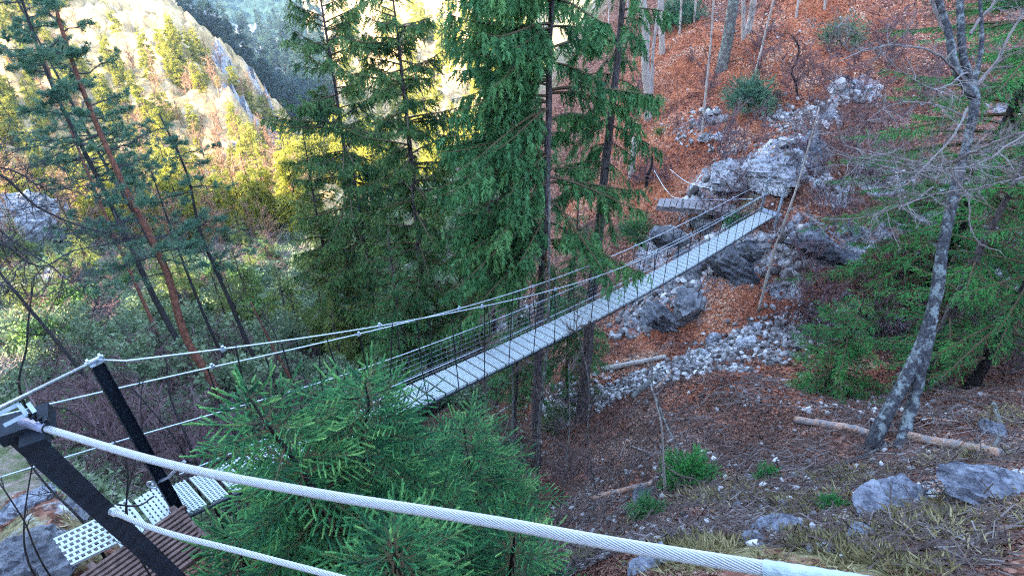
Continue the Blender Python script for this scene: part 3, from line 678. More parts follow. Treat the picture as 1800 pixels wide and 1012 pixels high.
def conifer(r, H, z0, z1, R, spacing=.36, per=5, droop=.45, tip=.25, twl=.34, hang=.8, tsp=.055, el0=-.1, el1=.6, shape=.75, lean=(0, 0), tmp=None, gap=.08, rmin=.0, trunk_r=.15, keep=None, dead=0, azbias=None, flat=0.):
    """returns trunk, wood and foliage MBs in local coordinates; trunk runs from 0 to H"""
    tr, wo, fo = MB(), MB(), MB(); T, TF = tmp or TW
    zs = np.linspace(0, H, 26); wob = np.stack([np.cumsum(r.normal(0, .012, 26)), np.cumsum(r.normal(0, .012, 26))], 1)
    axis = np.stack([lean[0]*zs+wob[:, 0], lean[1]*zs+wob[:, 1], zs], 1); rad = trunk_r*(1-zs/H)**.8+.012; rad[0] *= 1.35; rad[1] *= 1.08
    tube(tr, axis, rad, 10, rough=.06, seed=int(r.integers(99)))
    z = z0
    while z < z1:
        fr = (z-z0)/max(H-z0, .1)
        for q in range(per):
            if r.random() < gap: continue
            zz = z + r.uniform(-.5, .5)*spacing; az = r.uniform(0, 2*pi)
            if azbias is not None and r.random() < azbias[1]: az = azbias[0]+r.normal(0, .6)
            dh = A([cos(az), sin(az), 0]); L = R*max(1-fr, .02)**shape*r.uniform(.55, 1.12)+rmin
            if keep is not None and not keep(zz, az): continue
            p0 = A([np.interp(zz, zs, axis[:, 0]), np.interp(zz, zs, axis[:, 1]), zz]); el = el0+(el1-el0)*fr**1.3+r.normal(0, .08)
            pts = bezier_branch(p0, dh, L, el, droop*r.uniform(.7, 1.3)*(1-.5*fr), tip*r.uniform(.6, 1.3)); ar = np.linspace(.012+.010*L, .004, 9)
            segs(wo, pts[:-1], pts[1:], ar[:-1], ar[1:], 4)
            nt_ = int(L/tsp); s = np.sort(r.uniform(.10, 1., nt_)); o = np.stack([np.interp(s, np.linspace(0, 1, 9), pts[:, k]) for k in range(3)], 1)
            out = nrm(pts[-1]-pts[0]); sd = np.cross(out, UPV); sd = nrm(sd); sg = r.choice([-1, 1], nt_)[:, None]
            hg = hang*r.uniform(.6, 1.3, nt_)[:, None]
            axd = sd*sg*r.uniform(.15, 1., nt_)[:, None]*(1-flat*0) + out*r.uniform(.2, .8, nt_)[:, None] - UPV*hg
            Lt = twl*(.55+.45*np.sin(np.clip(s*1.1, 0, 1)*pi)**.6)*r.uniform(.6, 1.35, nt_)*min(1, .45+L/R)
            br_v = r.random()
            # side branchlets for wide branches
            if L > .9 and flat < .5:
                ns = int(L/.16); s2 = r.uniform(.2, .9, ns); o2 = np.stack([np.interp(s2, np.linspace(0, 1, 9), pts[:, k]) for k in range(3)], 1)
                g2 = r.choice([-1, 1], ns)[:, None]; d2 = nrm(sd*g2+out*.9-UPV*.25); l2 = L*.30*(1.05-s2)*r.uniform(.5, 1.2, ns); e2 = o2+d2*l2[:, None]
                segs(wo, o2, e2, .006, .003, 3)
                for _ in range(max(1, int(3.4))):
                    f2 = r.uniform(.15, 1, ns); oo = o2+d2*(l2*f2)[:, None]; o = np.concatenate([o, oo]); axd = np.concatenate([axd, d2*.6-UPV*hang*r.uniform(.4, 1.2, ns)[:, None]+r.normal(0, .25, (ns, 3))]); Lt = np.concatenate([Lt, twl*r.uniform(.5, 1.1, ns)])
            N = len(o); sv_ = nrm(r.normal(size=(N, 3))) if flat < .5 else np.tile(np.cross(out, UPV), (N, 1))+r.normal(0, .15, (N, 3))
            place(fo, T, TF, o, axd+r.normal(0, .12, (N, 3)), sv_, Lt, None, np.clip(.35*br_v+.5*r.random(N)+.1, 0, 1))
        z += spacing*r.uniform(.7, 1.3)
    for q in range(dead):
        zz = r.uniform(.4, z0) if z0 > .8 else r.uniform(.2, 1.); az = r.uniform(0, 2*pi); dh = A([cos(az), sin(az), 0]); L = r.uniform(.4, 1.5)
        p0 = A([np.interp(zz, zs, axis[:, 0]), np.interp(zz, zs, axis[:, 1]), zz]); pts = bezier_branch(p0, dh, L, r.normal(0, .2), .3, .1, 6)+np.concatenate([[[0, 0, 0]], r.normal(0, .03, (5, 3))])
        ar = np.linspace(.014, .003, 6); segs(wo, pts[:-1], pts[1:], ar[:-1], ar[1:], 3)
        ns = 6; s2 = r.uniform(.3, 1, ns); o2 = np.stack([np.interp(s2, np.linspace(0, 1, 6), pts[:, k]) for k in range(3)], 1); segs(wo, o2, o2+nrm(r.normal(size=(ns, 3))+dh-UPV*.3)*r.uniform(.1, .4, ns)[:, None], .003, .0015, 3)
    return tr, wo, fo
def plant(name, base, label, cat, parts, group=None):
    o = empty(name, base, label, cat, group)
    for nm, mb, mat, sm_ in parts:
        if mb.V: mb.build(nm, mat, o, sm_)
    return o
def put_conifer(u, v, d, label, seed, mat='spruce', bark='bark_spruce', name='spruce_tree', sink=.25, **kw):
    """tree whose trunk axis passes the sight line (u,v) at depth d, standing on the ground below it"""
    p = P(u, v, d); b = A([p[0], p[1], gz(p[0], p[1])-sink]); r = np.random.default_rng(seed)
    top = kw.pop('top'); H = top-b[2]; z0 = kw.pop('crown')-b[2]; z1 = kw.pop('upto', top)-b[2]
    t, w_, f = conifer(r, H, z0, min(z1, H-.05), **kw)
    return plant(name, b, label, 'tree', [('trunk', t, M[bark], True), ('branches', w_, M['twig_spruce'], False), ('foliage', f, M[mat], False)])

# ------------------------------------------------------------------ the tall spruces behind the bridge
def zat(v, Y):      # height of a point at row v and world distance Y
    q = ray(900, v); return q[2]/q[1]*Y
put_conifer(735, 430, 20.2, 'tall spruce with layered drooping branches left of the shaggy dense spruce', 11, top=zat(-30, 16.7), crown=zat(600, 16.7), R=3.1, per=5, spacing=.42, droop=.46, tip=.32, twl=.38, hang=1.1, trunk_r=.15, shape=.42, gap=.12, dead=14, el0=-.05, el1=.35, mat='spruce_mid')
put_conifer(600, 235, 23.5, 'slimmer light spruce with long separate boughs, left of the layered spruce', 12, top=zat(-60, 21), crown=zat(470, 21), R=3.3, per=5, spacing=.46, droop=.36, tip=.28, twl=.40, hang=1.0, trunk_r=.14, shape=.38, gap=.2, mat='spruce_mid', dead=6)
put_conifer(560, 400, 27, 'pale green spruce lit through at the left edge of the spruce group', 13, top=zat(230, 24), crown=zat(600, 24), R=2.8, per=7, spacing=.36, droop=.35, tip=.2, twl=.36, hang=.6, trunk_r=.11, mat='spruce_light', gap=.05)
put_conifer(640, 420, 25.5, 'bushy mid green spruce filling the gap between two tall spruces', 19, top=zat(255, 23), crown=zat(650, 23), R=2.5, per=5, spacing=.42, droop=.4, tip=.2, twl=.36, hang=.7, trunk_r=.12, mat='spruce_mid', gap=.05)
put_conifer(960, 300, 12.9, 'dense shaggy spruce with curtain-like hanging twigs on a grey trunk', 14, top=zat(-420, 10.9), crown=zat(480, 10.9), upto=zat(-120, 10.9), R=2.7, per=6, spacing=.34, droop=.50, tip=.22, twl=.40, hang=1.5, trunk_r=.125, shape=.40, gap=.12, dead=26, azbias=(pi*1.05, .68), tsp=.045)
put_conifer(1062, 300, 14.4, 'tall bare-stemmed spruce with tattered crown, nearest the red slope', 15, top=zat(-420, 12.0), crown=zat(420, 12.0), upto=zat(-120, 12), R=1.3, per=3, spacing=.46, droop=.75, tip=.2, twl=.40, hang=1.6, trunk_r=.155, shape=.3, gap=.22, dead=40, bark='bark_spruce')
put_conifer(860, 330, 17.5, 'dark spruce with downswept boughs behind the shaggy spruce', 16, top=zat(-250, 15), crown=zat(560, 15), upto=zat(-120, 15), R=2.2, per=4, spacing=.48, droop=.5, tip=.25, twl=.40, hang=1.2, trunk_r=.11, shape=.4, gap=.15, dead=12)
put_conifer(1010, 480, 17.5, 'small dark spruce below the red slope, behind the bridge net', 17, top=zat(330, 15), crown=zat(620, 15), R=1.5, per=6, spacing=.28, droop=.4, twl=.28, hang=.7, trunk_r=.06)
put_conifer(905, 540, 16.5, 'low dark spruce standing just behind the middle of the bridge', 18, top=zat(430, 14), crown=zat(640, 14), R=1.3, per=6, spacing=.28, droop=.4, twl=.28, hang=.7, trunk_r=.05)
put_conifer(700, 520, 19.0, 'compact dark spruce at the foot of the layered spruce', 20, top=zat(400, 15.5), crown=zat(660, 15.5), R=1.7, per=6, spacing=.28, droop=.45, twl=.30, hang=.8, trunk_r=.07)
for i_, (u, v, d, hh, rr) in enumerate([(470, 430, 31, 5.5, 1.9), (520, 560, 30, 4.5, 1.6), (420, 480, 36, 6, 2.), (590, 590, 26, 4.5, 1.5), (660, 640, 22, 3.2, 1.2), (820, 420, 27, 8, 1.8)]):
    p = P(u, v, d); put_conifer(u, v, d, ['young pale spruce at the left foot of the spruce group, above the far meadow brush', 'small pale spruce below the leftmost big spruce', 'young pale spruce farthest left on the shaded brushy slope', 'small pale spruce tucked under the bushy spruce', 'smallest spruce just above the left cable', 'pale slender spruce seen through the gap behind the dark boughs'][i_], 30+i_,
        mat='spruce_light', top=gz(p[0], p[1])+hh, crown=gz(p[0], p[1])+.3, R=rr, per=7, spacing=.32, droop=.3, tip=.15, twl=.34, hang=.5, trunk_r=.06)
# thin grey stems among them
def stem(u0, v0, d0, u1, v1, r0, label, seed, name='bare_sapling', mat='bark_lichen', bend=.02, side=26):
    r = np.random.default_rng(seed); b = P(u0, v0, d0); b[2] = gz(b[0], b[1])-.1
    q = ray(u1, v1); q = q*(b[1]/q[1])*1.0; pts = spline([b, (b*2+q)/3+r.normal(0, bend*3, 3), (b+2*q)/3+r.normal(0, bend*3, 3), q], 18)
    mb = MB(); tube(mb, pts, np.linspace(r0, r0*.35, 18), 7, rough=.08, seed=seed); wo = MB(); bare_twigs(wo, r, pts, side, .9)
    return plant(name, b, label, 'tree', [('trunk', mb_off(mb, b), M[mat], True), ('twigs', mb_off(wo, b), M['twig_brown'], False)])
def mb_off(mb, b):
    mb.V = [v-A(b) for v in mb.V]; return mb
def bare_twigs(wo, r, pts, n, L, up=.2, gen=3, r0=.012, s0=.15, droop=0., spread=1.0, horiz=.4):
    """fine crooked side branches off a polyline"""
    m = len(pts); s = r.uniform(s0, 1, n)*(m-1); k = np.minimum(s.astype(int), m-2); f = (s-k)[:, None]
    o = A(pts)[k]*(1-f)+A(pts)[k+1]*f; ax = nrm(A(pts)[k+1]-A(pts)[k]); d = nrm(nrm(r.normal(size=(n, 3))*[1, 1, horiz])*spread+ax*.5+UPV*up)
    Lg = L*r.uniform(.4, 1.1, n)*(1.1-.6*s/(m-1)); rad = np.full(n, r0)
    for g in range(gen):
        st = 5; nn = len(o); no, nd, nl, nr_ = [], [], [], []
        for q in range(st):
            e = o+d*(Lg/st)[:, None]; r1 = rad*(1-.75*(q+1)/st) if g == gen-1 else rad*(1-.5*(q+1)/st); r_0 = rad*(1-.75*q/st) if g == gen-1 else rad*(1-.5*q/st)
            segs(wo, o, e, r_0, r1, 3)
            d = nrm(d+r.normal(0, .22, (nn, 3))+UPV*(.06-droop)); o = e
            if g < gen-1:
                for _ in range(1 if q % 2 else 2):
                    no.append(o); nd.append(nrm(d+nrm(r.normal(size=(nn, 3))*[1, 1, horiz+.2])*.8)); nl.append(Lg*r.uniform(.3, .6, nn)*(1-.12*q)); nr_.append(r1*.6)
        if g < gen-1: o = np.concatenate(no); d = np.concatenate(nd); Lg = np.concatenate(nl); rad = np.concatenate(nr_)
stem(945, 860, 15.2, 966, 330, .045, 'thin pale stem beside the grey spruce trunk behind the bridge', 51)
stem(905, 800, 13.3, 900, 560, .03, 'slender dark sapling in front of the low spruce under the bridge', 52)
stem(880, 830, 12.6, 850, 560, .02, 'thin twiggy sapling at the edge of the near spruce', 53, side=30)
stem(1060, 770, 13, 1010, 560, .018, 'wispy leaning sapling right of the dark trunk foot', 54, side=24)
stem(985, 820, 12.6, 1000, 640, .02, 'short wispy sapling between the two trunks below the bridge', 55, side=30)
stem(1345, 505, 19.5, 1440, 190, .05, 'pale leaning pole-like sapling at the far end of the bridge', 56, mat='bark_pale', side=16)
stem(1186, 798, 11.0, 1145, 680, .03, 'pale leaning dead stem beside the round green bush', 57, mat='bark_pale', side=8)
# ------------------------------------------------------------------ left pines
def pine(label, pix, d, r0, seed, crown=(0, .5), nb=26, BL=2.2, tuft=.105, mat='pine', bark='bark_dark', leaf=True, side=0, density=20, name='pine_tree'):
    """trunk follows the given sight lines at (slowly varying) depth; first point is the foot"""
    r = np.random.default_rng(seed); d = np.interp(np.arange(len(pix)), [0, len(pix)-1], d)
    ps = [P(u, v, q) for (u, v), q in zip(pix, d)]
    foot = ps[0].copy(); g = gz(foot[0], foot[1]); below = [] if g > foot[2]-.3 else [A([foot[0]*1.0, foot[1], g-.2])]
    pts = spline(A(below+ps), 40); L = len(pts); tr = MB(); tube(tr, pts, np.linspace(r0, r0*.30, L), 9, rough=.07, seed=seed)
    wo, fo = MB(), MB()
    for q in range(nb):
        s = r.uniform(*crown); s = 1-s; k = s*(L-1); p0 = pts[min(int(k), L-2)]*(1-(k % 1))+pts[min(int(k)+1, L-1)]*(k % 1); az = r.uniform(0, 2*pi); dh = A([cos(az), sin(az), 0])
        l = BL*r.uniform(.45, 1.1)*(1.15-.5*s)
        bpts = bezier_branch(p0, dh, l, r.uniform(-.1, .35), .25, .25, 8)+np.concatenate([[[0, 0, 0]], np.cumsum(r.normal(0, .035, (7, 3)), 0)]); ar = np.linspace(.022, .006, 8); segs(wo, bpts[:-1], bpts[1:], ar[:-1], ar[1:], 4)
        ns = 12; s2 = r.uniform(.25, 1, ns); o2 = np.stack([np.interp(s2, np.linspace(0, 1, 8), bpts[:, c]) for c in range(3)], 1)
        d2 = nrm(r.normal(size=(ns, 3))*[1, 1, .35]+dh*.8+UPV*.1); l2 = l*.33*r.uniform(.5, 1.2, ns)*(1.2-s2); e2 = o2+d2*l2[:, None]; segs(wo, o2, e2, .008, .004, 3)
        d3 = nrm(d2+r.normal(0, .5, (ns, 3))*[1, 1, .5]); e3 = o2+d2*(l2*.5)[:, None]+d3*(l2*.6)[:, None]; segs(wo, o2+d2*(l2*.5)[:, None], e3, .005, .003, 3)
        if leaf:
            for a_, b_ in ((o2, e2), (o2+d2*(l2*.5)[:, None], e3)):
                for _ in range(density//3):
                    f = r.uniform(.35, 1.05, ns)[:, None]; c = a_*(1-f)+b_*f+r.normal(0, .03, (ns, 3)); place(fo, *TU, c, nrm(b_-a_)+UPV*.35+r.normal(0, .3, (ns, 3)), r.normal(size=(ns, 3)), tuft*r.uniform(.7, 1.3, ns), None, np.clip(r.normal(.5, .22, ns), 0, 1))
    if side: bare_twigs(wo, r, pts, side, 1.3, gen=2)
    b = pts[0]
    return plant(name, b, label, 'tree', [('trunk', mb_off(tr, b), M[bark], True), ('branches', mb_off(wo, b), M['twig_dark'], False)]+([('foliage', mb_off(fo, b), M[mat], False)] if leaf else []))
pine('reddish-barked leaning pine, the thickest trunk on the left', [(402, 725), (385, 690), (330, 600), (290, 470), (215, 320), (150, 170), (95, 0), (80, -80)], (15.5, 15.5), .115, 61, crown=(.0, .62), nb=46, BL=2.0, bark='bark_pine')
pine('dark straight pine trunk crossing behind the reddish pine', [(382, 728), (270, 520), (200, 370), (140, 250), (100, 170), (45, 20), (20, -60)], (18, 18), .10, 62, crown=(0, .6), nb=40, BL=2.3)
pine('thin black-stemmed pine with a bare broken tip, right of the reddish pine', [(468, 660), (455, 640), (400, 520), (350, 400), (330, 310), (280, 200)], (19, 19), .085, 63, crown=(.05, .55), nb=22, BL=1.6, density=14)
pine('half-bare dark pine at the left edge, low behind the cables', [(225, 760), (165, 680), (100, 600), (0, 480), (-80, 380)], (13.5, 13.5), .06, 64, crown=(0, .3), nb=6, BL=1.2, leaf=False, side=10)
pine('short reddish slanting trunk behind the two main cables', [(530, 700), (520, 680), (485, 620), (455, 560), (440, 530)], (18.5, 18.5), .075, 65, crown=(0, .4), nb=4, BL=1., leaf=False, bark='bark_pine', side=6)
pine('slim dark leaning trunk between the reddish pine and the black-stemmed one', [(440, 700), (400, 640), (345, 520), (300, 400), (262, 290)], (22, 22), .07, 67, crown=(0, .35), nb=10, BL=1.3, density=10)
pine('slim reddish leaning trunk behind the pine tops at the left', [(300, 640), (230, 480), (165, 330), (110, 190), (70, 80)], (24, 24), .085, 68, crown=(0, .4), nb=14, BL=1.6, bark='bark_pine', density=10)
pine('distant slim pine at the far left top corner', [(330, 560), (250, 400), (180, 280), (110, 150), (30, 0), (0, -60)], (27, 27), .10, 66, crown=(.0, .6), nb=40, BL=2.8, tuft=.14)
# black-twigged bare tree reaching in from the left
def limb_tree(name, label, base, limbs, mat, r0, seed, tw=30, L=.9, gen=3, tmat='twig_dark', trunk=None, tr0=.012, up=.1, droop=0., horiz=.5):
    r = np.random.default_rng(seed); tr, wl_ = MB(), []
    base = A(base)
    if trunk is not None: 
        for tp_, ra, rb in trunk: tpp = spline(A(tp_), 30); tube(tr, tpp, np.linspace(ra, rb, 30)*(1+.05*np.sin(np.arange(30)*1.3)), 10, rough=.07, seed=seed)
    for lp_, ra, rb in limbs:
        l_ = spline(A(lp_), 26); nz = np.cumsum(r.normal(0, .010, (26, 3)), 0); nz -= np.linspace(0, 1, 26)[:, None]*nz[-1]*.5; l_ = l_+nz
        wo = MB(); tube(wo, l_, np.linspace(ra, rb, 26), 5, caps=True); bare_twigs(wo, r, l_, tw, L, gen=gen, r0=tr0, up=up, droop=droop, horiz=horiz); wl_.append(wo)
    ps = []
    if tr.V: ps.append(('trunk', mb_off(tr, base), M[mat], True))
    for wo in wl_: ps.append(('limb', mb_off(wo, base), M[tmat], False))
    return plant(name, base, label, 'tree', ps)
def foot(u, v): return hit1(u, v)-A([0, 0, .1])
fb = P(-140, 900, 7.5); fb[2] = gz(fb[0], fb[1])-.1
limb_tree('bare_tree', 'black-twigged leafless tree reaching in from the left edge', fb,
  [([P(-120, 560, 8), P(0, 430, 8), P(70, 470, 8.3), P(130, 440, 8.6), P(230, 420, 9)], .022, .005), ([P(-120, 430, 8), P(0, 310, 8), P(60, 360, 8.4), P(160, 400, 8.8), P(330, 420, 9.4)], .026, .004),
   ([P(-120, 330, 8), P(0, 290, 8.2), P(90, 330, 8.6), P(180, 320, 9)], .018, .004), ([P(-120, 640, 8), P(0, 500, 7.6), P(70, 520, 7.8), P(150, 490, 8)], .018, .004), ([P(-120, 300, 8), P(20, 420, 8.6), P(110, 480, 9), P(200, 560, 9.2)], .018, .004)],
  'bark_dark', .05, 71, tw=26, L=.95, gen=3, tr0=.007, trunk=[([fb, P(-130, 600, 7.9), P(-120, 300, 8.1), P(-110, 100, 8.4)], .09, .04)])
# dark crooked saplings round the near posts
def sap(label, pix, d, r0, seed, tw=10, L=.5, name='crooked_sapling', mat='bark_dark', tmat='twig_dark', gen=2, tr0=.006, base_g=True):
    r = np.random.default_rng(seed); dd = np.broadcast_to(np.interp(np.arange(len(pix)), [0, len(pix)-1], d), (len(pix),)); ps = [P(u, v, q) for (u, v), q in zip(pix, dd)]
    b = ps[0].copy(); g = gz(b[0], b[1])
    if base_g and g < b[2]-.05: ps = [A([b[0], b[1], g-.1])]+ps
    pts = spline(A(ps), 26); tr, wo = MB(), MB(); tube(tr, pts, np.linspace(r0, r0*.4, 26), 6, rough=.1, seed=seed)
    if tw: bare_twigs(wo, r, pts, tw, L, gen=gen, r0=tr0)
    b = pts[0].copy()
    return plant(name, b, label, 'sapling', [('stem', mb_off(tr, b), M[mat], True), ('twigs', mb_off(wo, b), M[tmat], False)])
sap('crooked black sapling with an arched top left of the far post', [(222, 880), (225, 830), (215, 790), (150, 740), (98, 712), (76, 716), (70, 735)], (5.2, 4.6), .012, 81, tw=6, L=.3)
sap('upright black sapling bending behind the far post', [(222, 880), (240, 800), (250, 760), (247, 700), (252, 668)], (6.0, 6.2), .012, 82, tw=6, L=.3)
sap('black sapling left of the near post rising from the rocks', [(42, 950), (60, 800), (62, 790)], (5.4, 5.2), .012, 83, tw=4, L=.3)
sap('thin curved black sapling at the left edge beside pale rock', [(58, 955), (45, 920), (20, 880), (0, 850), (-20, 830)], (5.4, 5.), .012, 84, tw=3, L=.3)
sap('forked black sapling left of the steel post, half up the brush', [(140, 910), (80, 850), (50, 810), (30, 760), (20, 720)], (7, 7), .02, 85, tw=8, L=.5)
sap('gnarled dark sapling between the cables and near spruce', [(340, 800), (325, 760), (300, 700), (292, 630)], (9.3, 9.3), .028, 86, tw=14, L=.8)
sap('dark sapling with hooked twigs behind the far post', [(300, 760), (240, 690), (200, 640)], (10, 10), .022, 87, tw=12, L=.7)
sap('slender black sapling in the upper left brush', [(35, 655), (45, 620), (50, 560), (60, 490)], (12, 12), .03, 88, tw=14, L=.9)
sap('bushy black-stemmed sapling under the left cable', [(430, 700), (480, 650), (490, 610), (470, 560)], (11, 11), .022, 89, tw=22, L=.9, gen=3)
# ------------------------------------------------------------------ beech on the right
bf = foot(1528, 792); bf2 = foot(1585, 785)
k = .0106*F
def T(u, v, d=None): return P(u, v, d or k)
limb_tree('beech_tree', 'forked grey beech with twin leaning trunks rising over the debarked log', bf,
  [([T(1668, 60), T(1640, 10), T(1625, -60)], .045, .03), ([T(1705, 150), T(1640, 95, 10.8), T(1560, 80, 10.4), T(1470, 110, 10)], .03, .006), ([T(1715, 150), T(1760, 90), T(1795, 30), T(1830, -20)], .035, .015),
   ([T(1700, 190), T(1640, 270, 10.6), T(1560, 330, 10.3), T(1480, 290, 10), T(1420, 300, 10)], .024, .004), ([T(1700, 210), T(1620, 180), T(1560, 190), T(1500, 240)], .022, .004),
   ([T(1685, 270), T(1760, 260), T(1830, 230)], .022, .012), ([T(1660, 300), T(1570, 280, 10.), T(1480, 270, 9.6), T(1400, 230, 9.4)], .022, .004), ([T(1660, 290), T(1730, 260, 10), T(1830, 220, 9.4)], .03, .016),
   ([T(1650, 310), T(1560, 290, 10), T(1440, 250, 9.6), T(1370, 190, 9.5)], .02, .003), ([T(1800, 235, 9), T(1700, 290, 9), T(1590, 280, 9), T(1480, 255, 9)], .016, .004), ([T(1830, 300, 8.6), T(1720, 330, 8.6), T(1650, 340, 8.6), T(1560, 360, 8.6)], .014, .003),
   ([T(1700, 130), T(1600, 140, 10), T(1510, 60, 9.6), T(1440, 40, 9.4)], .02, .004), ([T(1640, 330), T(1560, 370, 10.3), T(1470, 390, 10), T(1380, 370, 9.8)], .016, .003), ([T(1705, 60), T(1760, -20), T(1800, -60)], .03, .012)],
  'bark_beech', .15, 91, tw=17, L=.9, gen=3, tmat='twig_pale', tr0=.008, up=.05, droop=.04,
  trunk=[([bf, T(1562, 720), T(1598, 655), T(1622, 600), T(1640, 545), T(1655, 450), T(1670, 370), T(1690, 290), T(1708, 215), T(1715, 160), T(1695, 110), T(1688, 40), T(1690, -80)], .135, .052),
         ([bf2, T(1595, 740), T(1612, 680), T(1632, 600), T(1640, 560)], .115, .085), ([T(1548, 790), T(1553, 740), T(1560, 700)], .05, .035), ([T(1712, 170), T(1680, 120), T(1668, 60), T(1650, 0), T(1640, -60)], .085, .05), ([T(1712, 150), T(1725, 80), T(1722, -10)], .05, .03)])
k2 = .0092*F
limb_tree('bare_branch', 'white crooked dead branch hanging in front of the beech trunk', P(1676, 303, k2), [([P(1700, 300, k2), P(1676, 303, k2), P(1688, 320, k2), P(1704, 348, k2), P(1702, 385, k2), P(1722, 425, k2), P(1760, 440, k2)], .016, .008)], 'twig_pale', .02, 92, tw=4, L=.3, gen=1, tmat='twig_pale', tr0=.005)
bpy.data.objects['bare_branch']['category'] = 'branch'
# dark-barked neighbour trunk and its firs
put_conifer(1755, 250, 15.8, 'tall fir behind the grey beech with dark trunk and bright sprays', 101, name='fir_tree', mat='fir', bark='bark_dark', top=zat(-420, 15), crown=zat(520, 15), upto=zat(-130, 15), R=4.1, per=8, spacing=.36, droop=.33, tip=.12, twl=.24, hang=.35, el0=-.15, el1=.1, shape=.25, trunk_r=.2, gap=.18, tsp=.032, tmp=TWF)
put_conifer(1850, 420, 12.5, 'fir at the right edge with wide low boughs', 102, name='fir_tree', mat='fir', bark='bark_dark', top=zat(-100, 11.5), crown=zat(690, 11.5), R=2.7, per=5, spacing=.44, droop=.33, tip=.1, twl=.18, hang=.3, el0=-.15, el1=.2, shape=.45, trunk_r=.12, gap=.15, tsp=.03, tmp=TWF)
put_conifer(1690, 520, 14.2, 'slim dark fir just behind the beech fork, low green sprays', 103, name='fir_tree', mat='fir', bark='bark_spruce', top=zat(120, 13), crown=zat(590, 13), R=2.1, per=4, spacing=.42, droop=.35, tip=.1, twl=.19, hang=.3, el0=-.1, el1=.1, shape=.5, trunk_r=.13, gap=.2, tmp=TWF, tsp=.03)
put_conifer(1500, 560, 14.8, 'young spreading fir leaning over the scree right of the bridge', 104, name='fir_tree', mat='fir', bark='bark_dark', top=zat(440, 14), crown=gz(*P(1500, 560, 14.8)[:2])+.3, R=1.7, per=7, spacing=.17, droop=.3, tip=.1, twl=.18, hang=.3, el0=-.05, el1=.1, shape=.5, trunk_r=.05, tmp=TWF, tsp=.03)

# ------------------------------------------------------------------ hillside trunks on the red slope
def hill_trunk(label, pix, r0, r1, seed, mat='bark_pale', tw=14, L=1., name='bare_tree', cut=False, dlt=0):
    b = hit1(*pix[0]); d = np.dot(b, A([0, cos(TH), -sin(TH)])); r = np.random.default_rng(seed)
    ps = [b-A([0, 0, .2])]+[P(u, v, (d-dlt)) for u, v in pix[1:]]
    # keep the stem vertical in depth: same world distance as the foot
    ps = [ps[0]]+[ray(u, v)*(b[1]/ray(u, v)[1]) for u, v in pix[1:]]
    pts = spline(A(ps), 22); tr, wo, cp_ = MB(), MB(), MB(); tube(tr, pts, np.linspace(r0, r1, 22), 9, rough=.09, seed=seed)
    if tw: bare_twigs(wo, r, pts, tw, L, gen=2, r0=.012, s0=.3)
    parts = [('trunk', mb_off(tr, b), M[mat], True)]
    if tw: parts.append(('twigs', mb_off(wo, b), M['twig_brown'], False))
    if cut: segs(cp_, [pts[-1]], [pts[-1]+A([0, 0, .03])], r1*.97, r1*.9, 10); box(cp_, pts[-1]+A([0, 0, .03]), A([r1*.5, 0, 0]), A([0, r1*.5, 0]), UPV*.006); parts.append(('cut_end', mb_off(cp_, b), M['log'], False))
    return plant(name, b, label, 'tree' if not cut else 'stump', parts)
hill_trunk('broken whitish trunk standing on the red leaves right of the spruces', [(1141, 208), (1139, 160), (1134, 110), (1136, 70), (1130, 0), (1128, -60)], .20, .15, 111)
hill_trunk('thin pale trunk close behind the broken whitish one', [(1146, 195), (1146, 150), (1148, 90), (1160, 0), (1164, -60)], .08, .06, 112)
hill_trunk('mossy thick trunk near the top middle of the red slope', [(1268, 122), (1274, 95), (1284, 40), (1290, 0), (1296, -60)], .27, .20, 113, mat='bark_lichen')
hill_trunk('left stem of a pale twin trunk at the top of the red slope', [(1308, 68), (1307, 30), (1306, -50)], .09, .08, 114)
hill_trunk('right stem of a pale twin trunk at the top of the red slope', [(1314, 60), (1322, 20), (1330, -50)], .15, .13, 115)
hill_trunk('slender pale pole standing mid-slope among white stones', [(1234, 245), (1240, 170), (1248, 90), (1258, -50)], .05, .03, 116)
hill_trunk('thin pale leaning sapling on the upper red slope', [(1322, 150), (1340, 80), (1360, 0), (1370, -40)], .05, .03, 117)
hill_trunk('cut pale stump left of the plank walkway', [(1110, 308), (1113, 275), (1116, 243)], .14, .12, 118, tw=0, name='tree_stump', cut=True)
hill_trunk('crooked dark snag between cut stump and walkway', [(1137, 325), (1138, 312), (1146, 290), (1147, 274)], .09, .035, 119, mat='bark_dark', tw=3, L=.4, name='dead_snag')
hill_trunk('crooked black little tree above the pale boulders', [(1405, 168), (1398, 145), (1392, 125), (1403, 100), (1404, 82), (1392, 64), (1386, 58)], .05, .018, 120, mat='bark_dark', tw=26, L=1.1)
hill_trunk('pale trunk at the very top left of the red slope', [(1165, 95), (1163, 50), (1160, -40)], .16, .13, 121)
for i_, (u, v, du) in enumerate([(1085, 110, 10), (1105, 70, -4), (1195, 60, 8), (1070, 60, 3), (1220, 40, 14), (1400, 30, 20), (1450, 15, 18)]):
    tag(hill_trunk('thin bare sapling crowding the skyline of the red slope', [(u, v), (u+du*.4, v-60), (u+du, v-160)], .06, .04, 130+i_, tw=26, L=1.6), group='bare saplings along the upper slope')
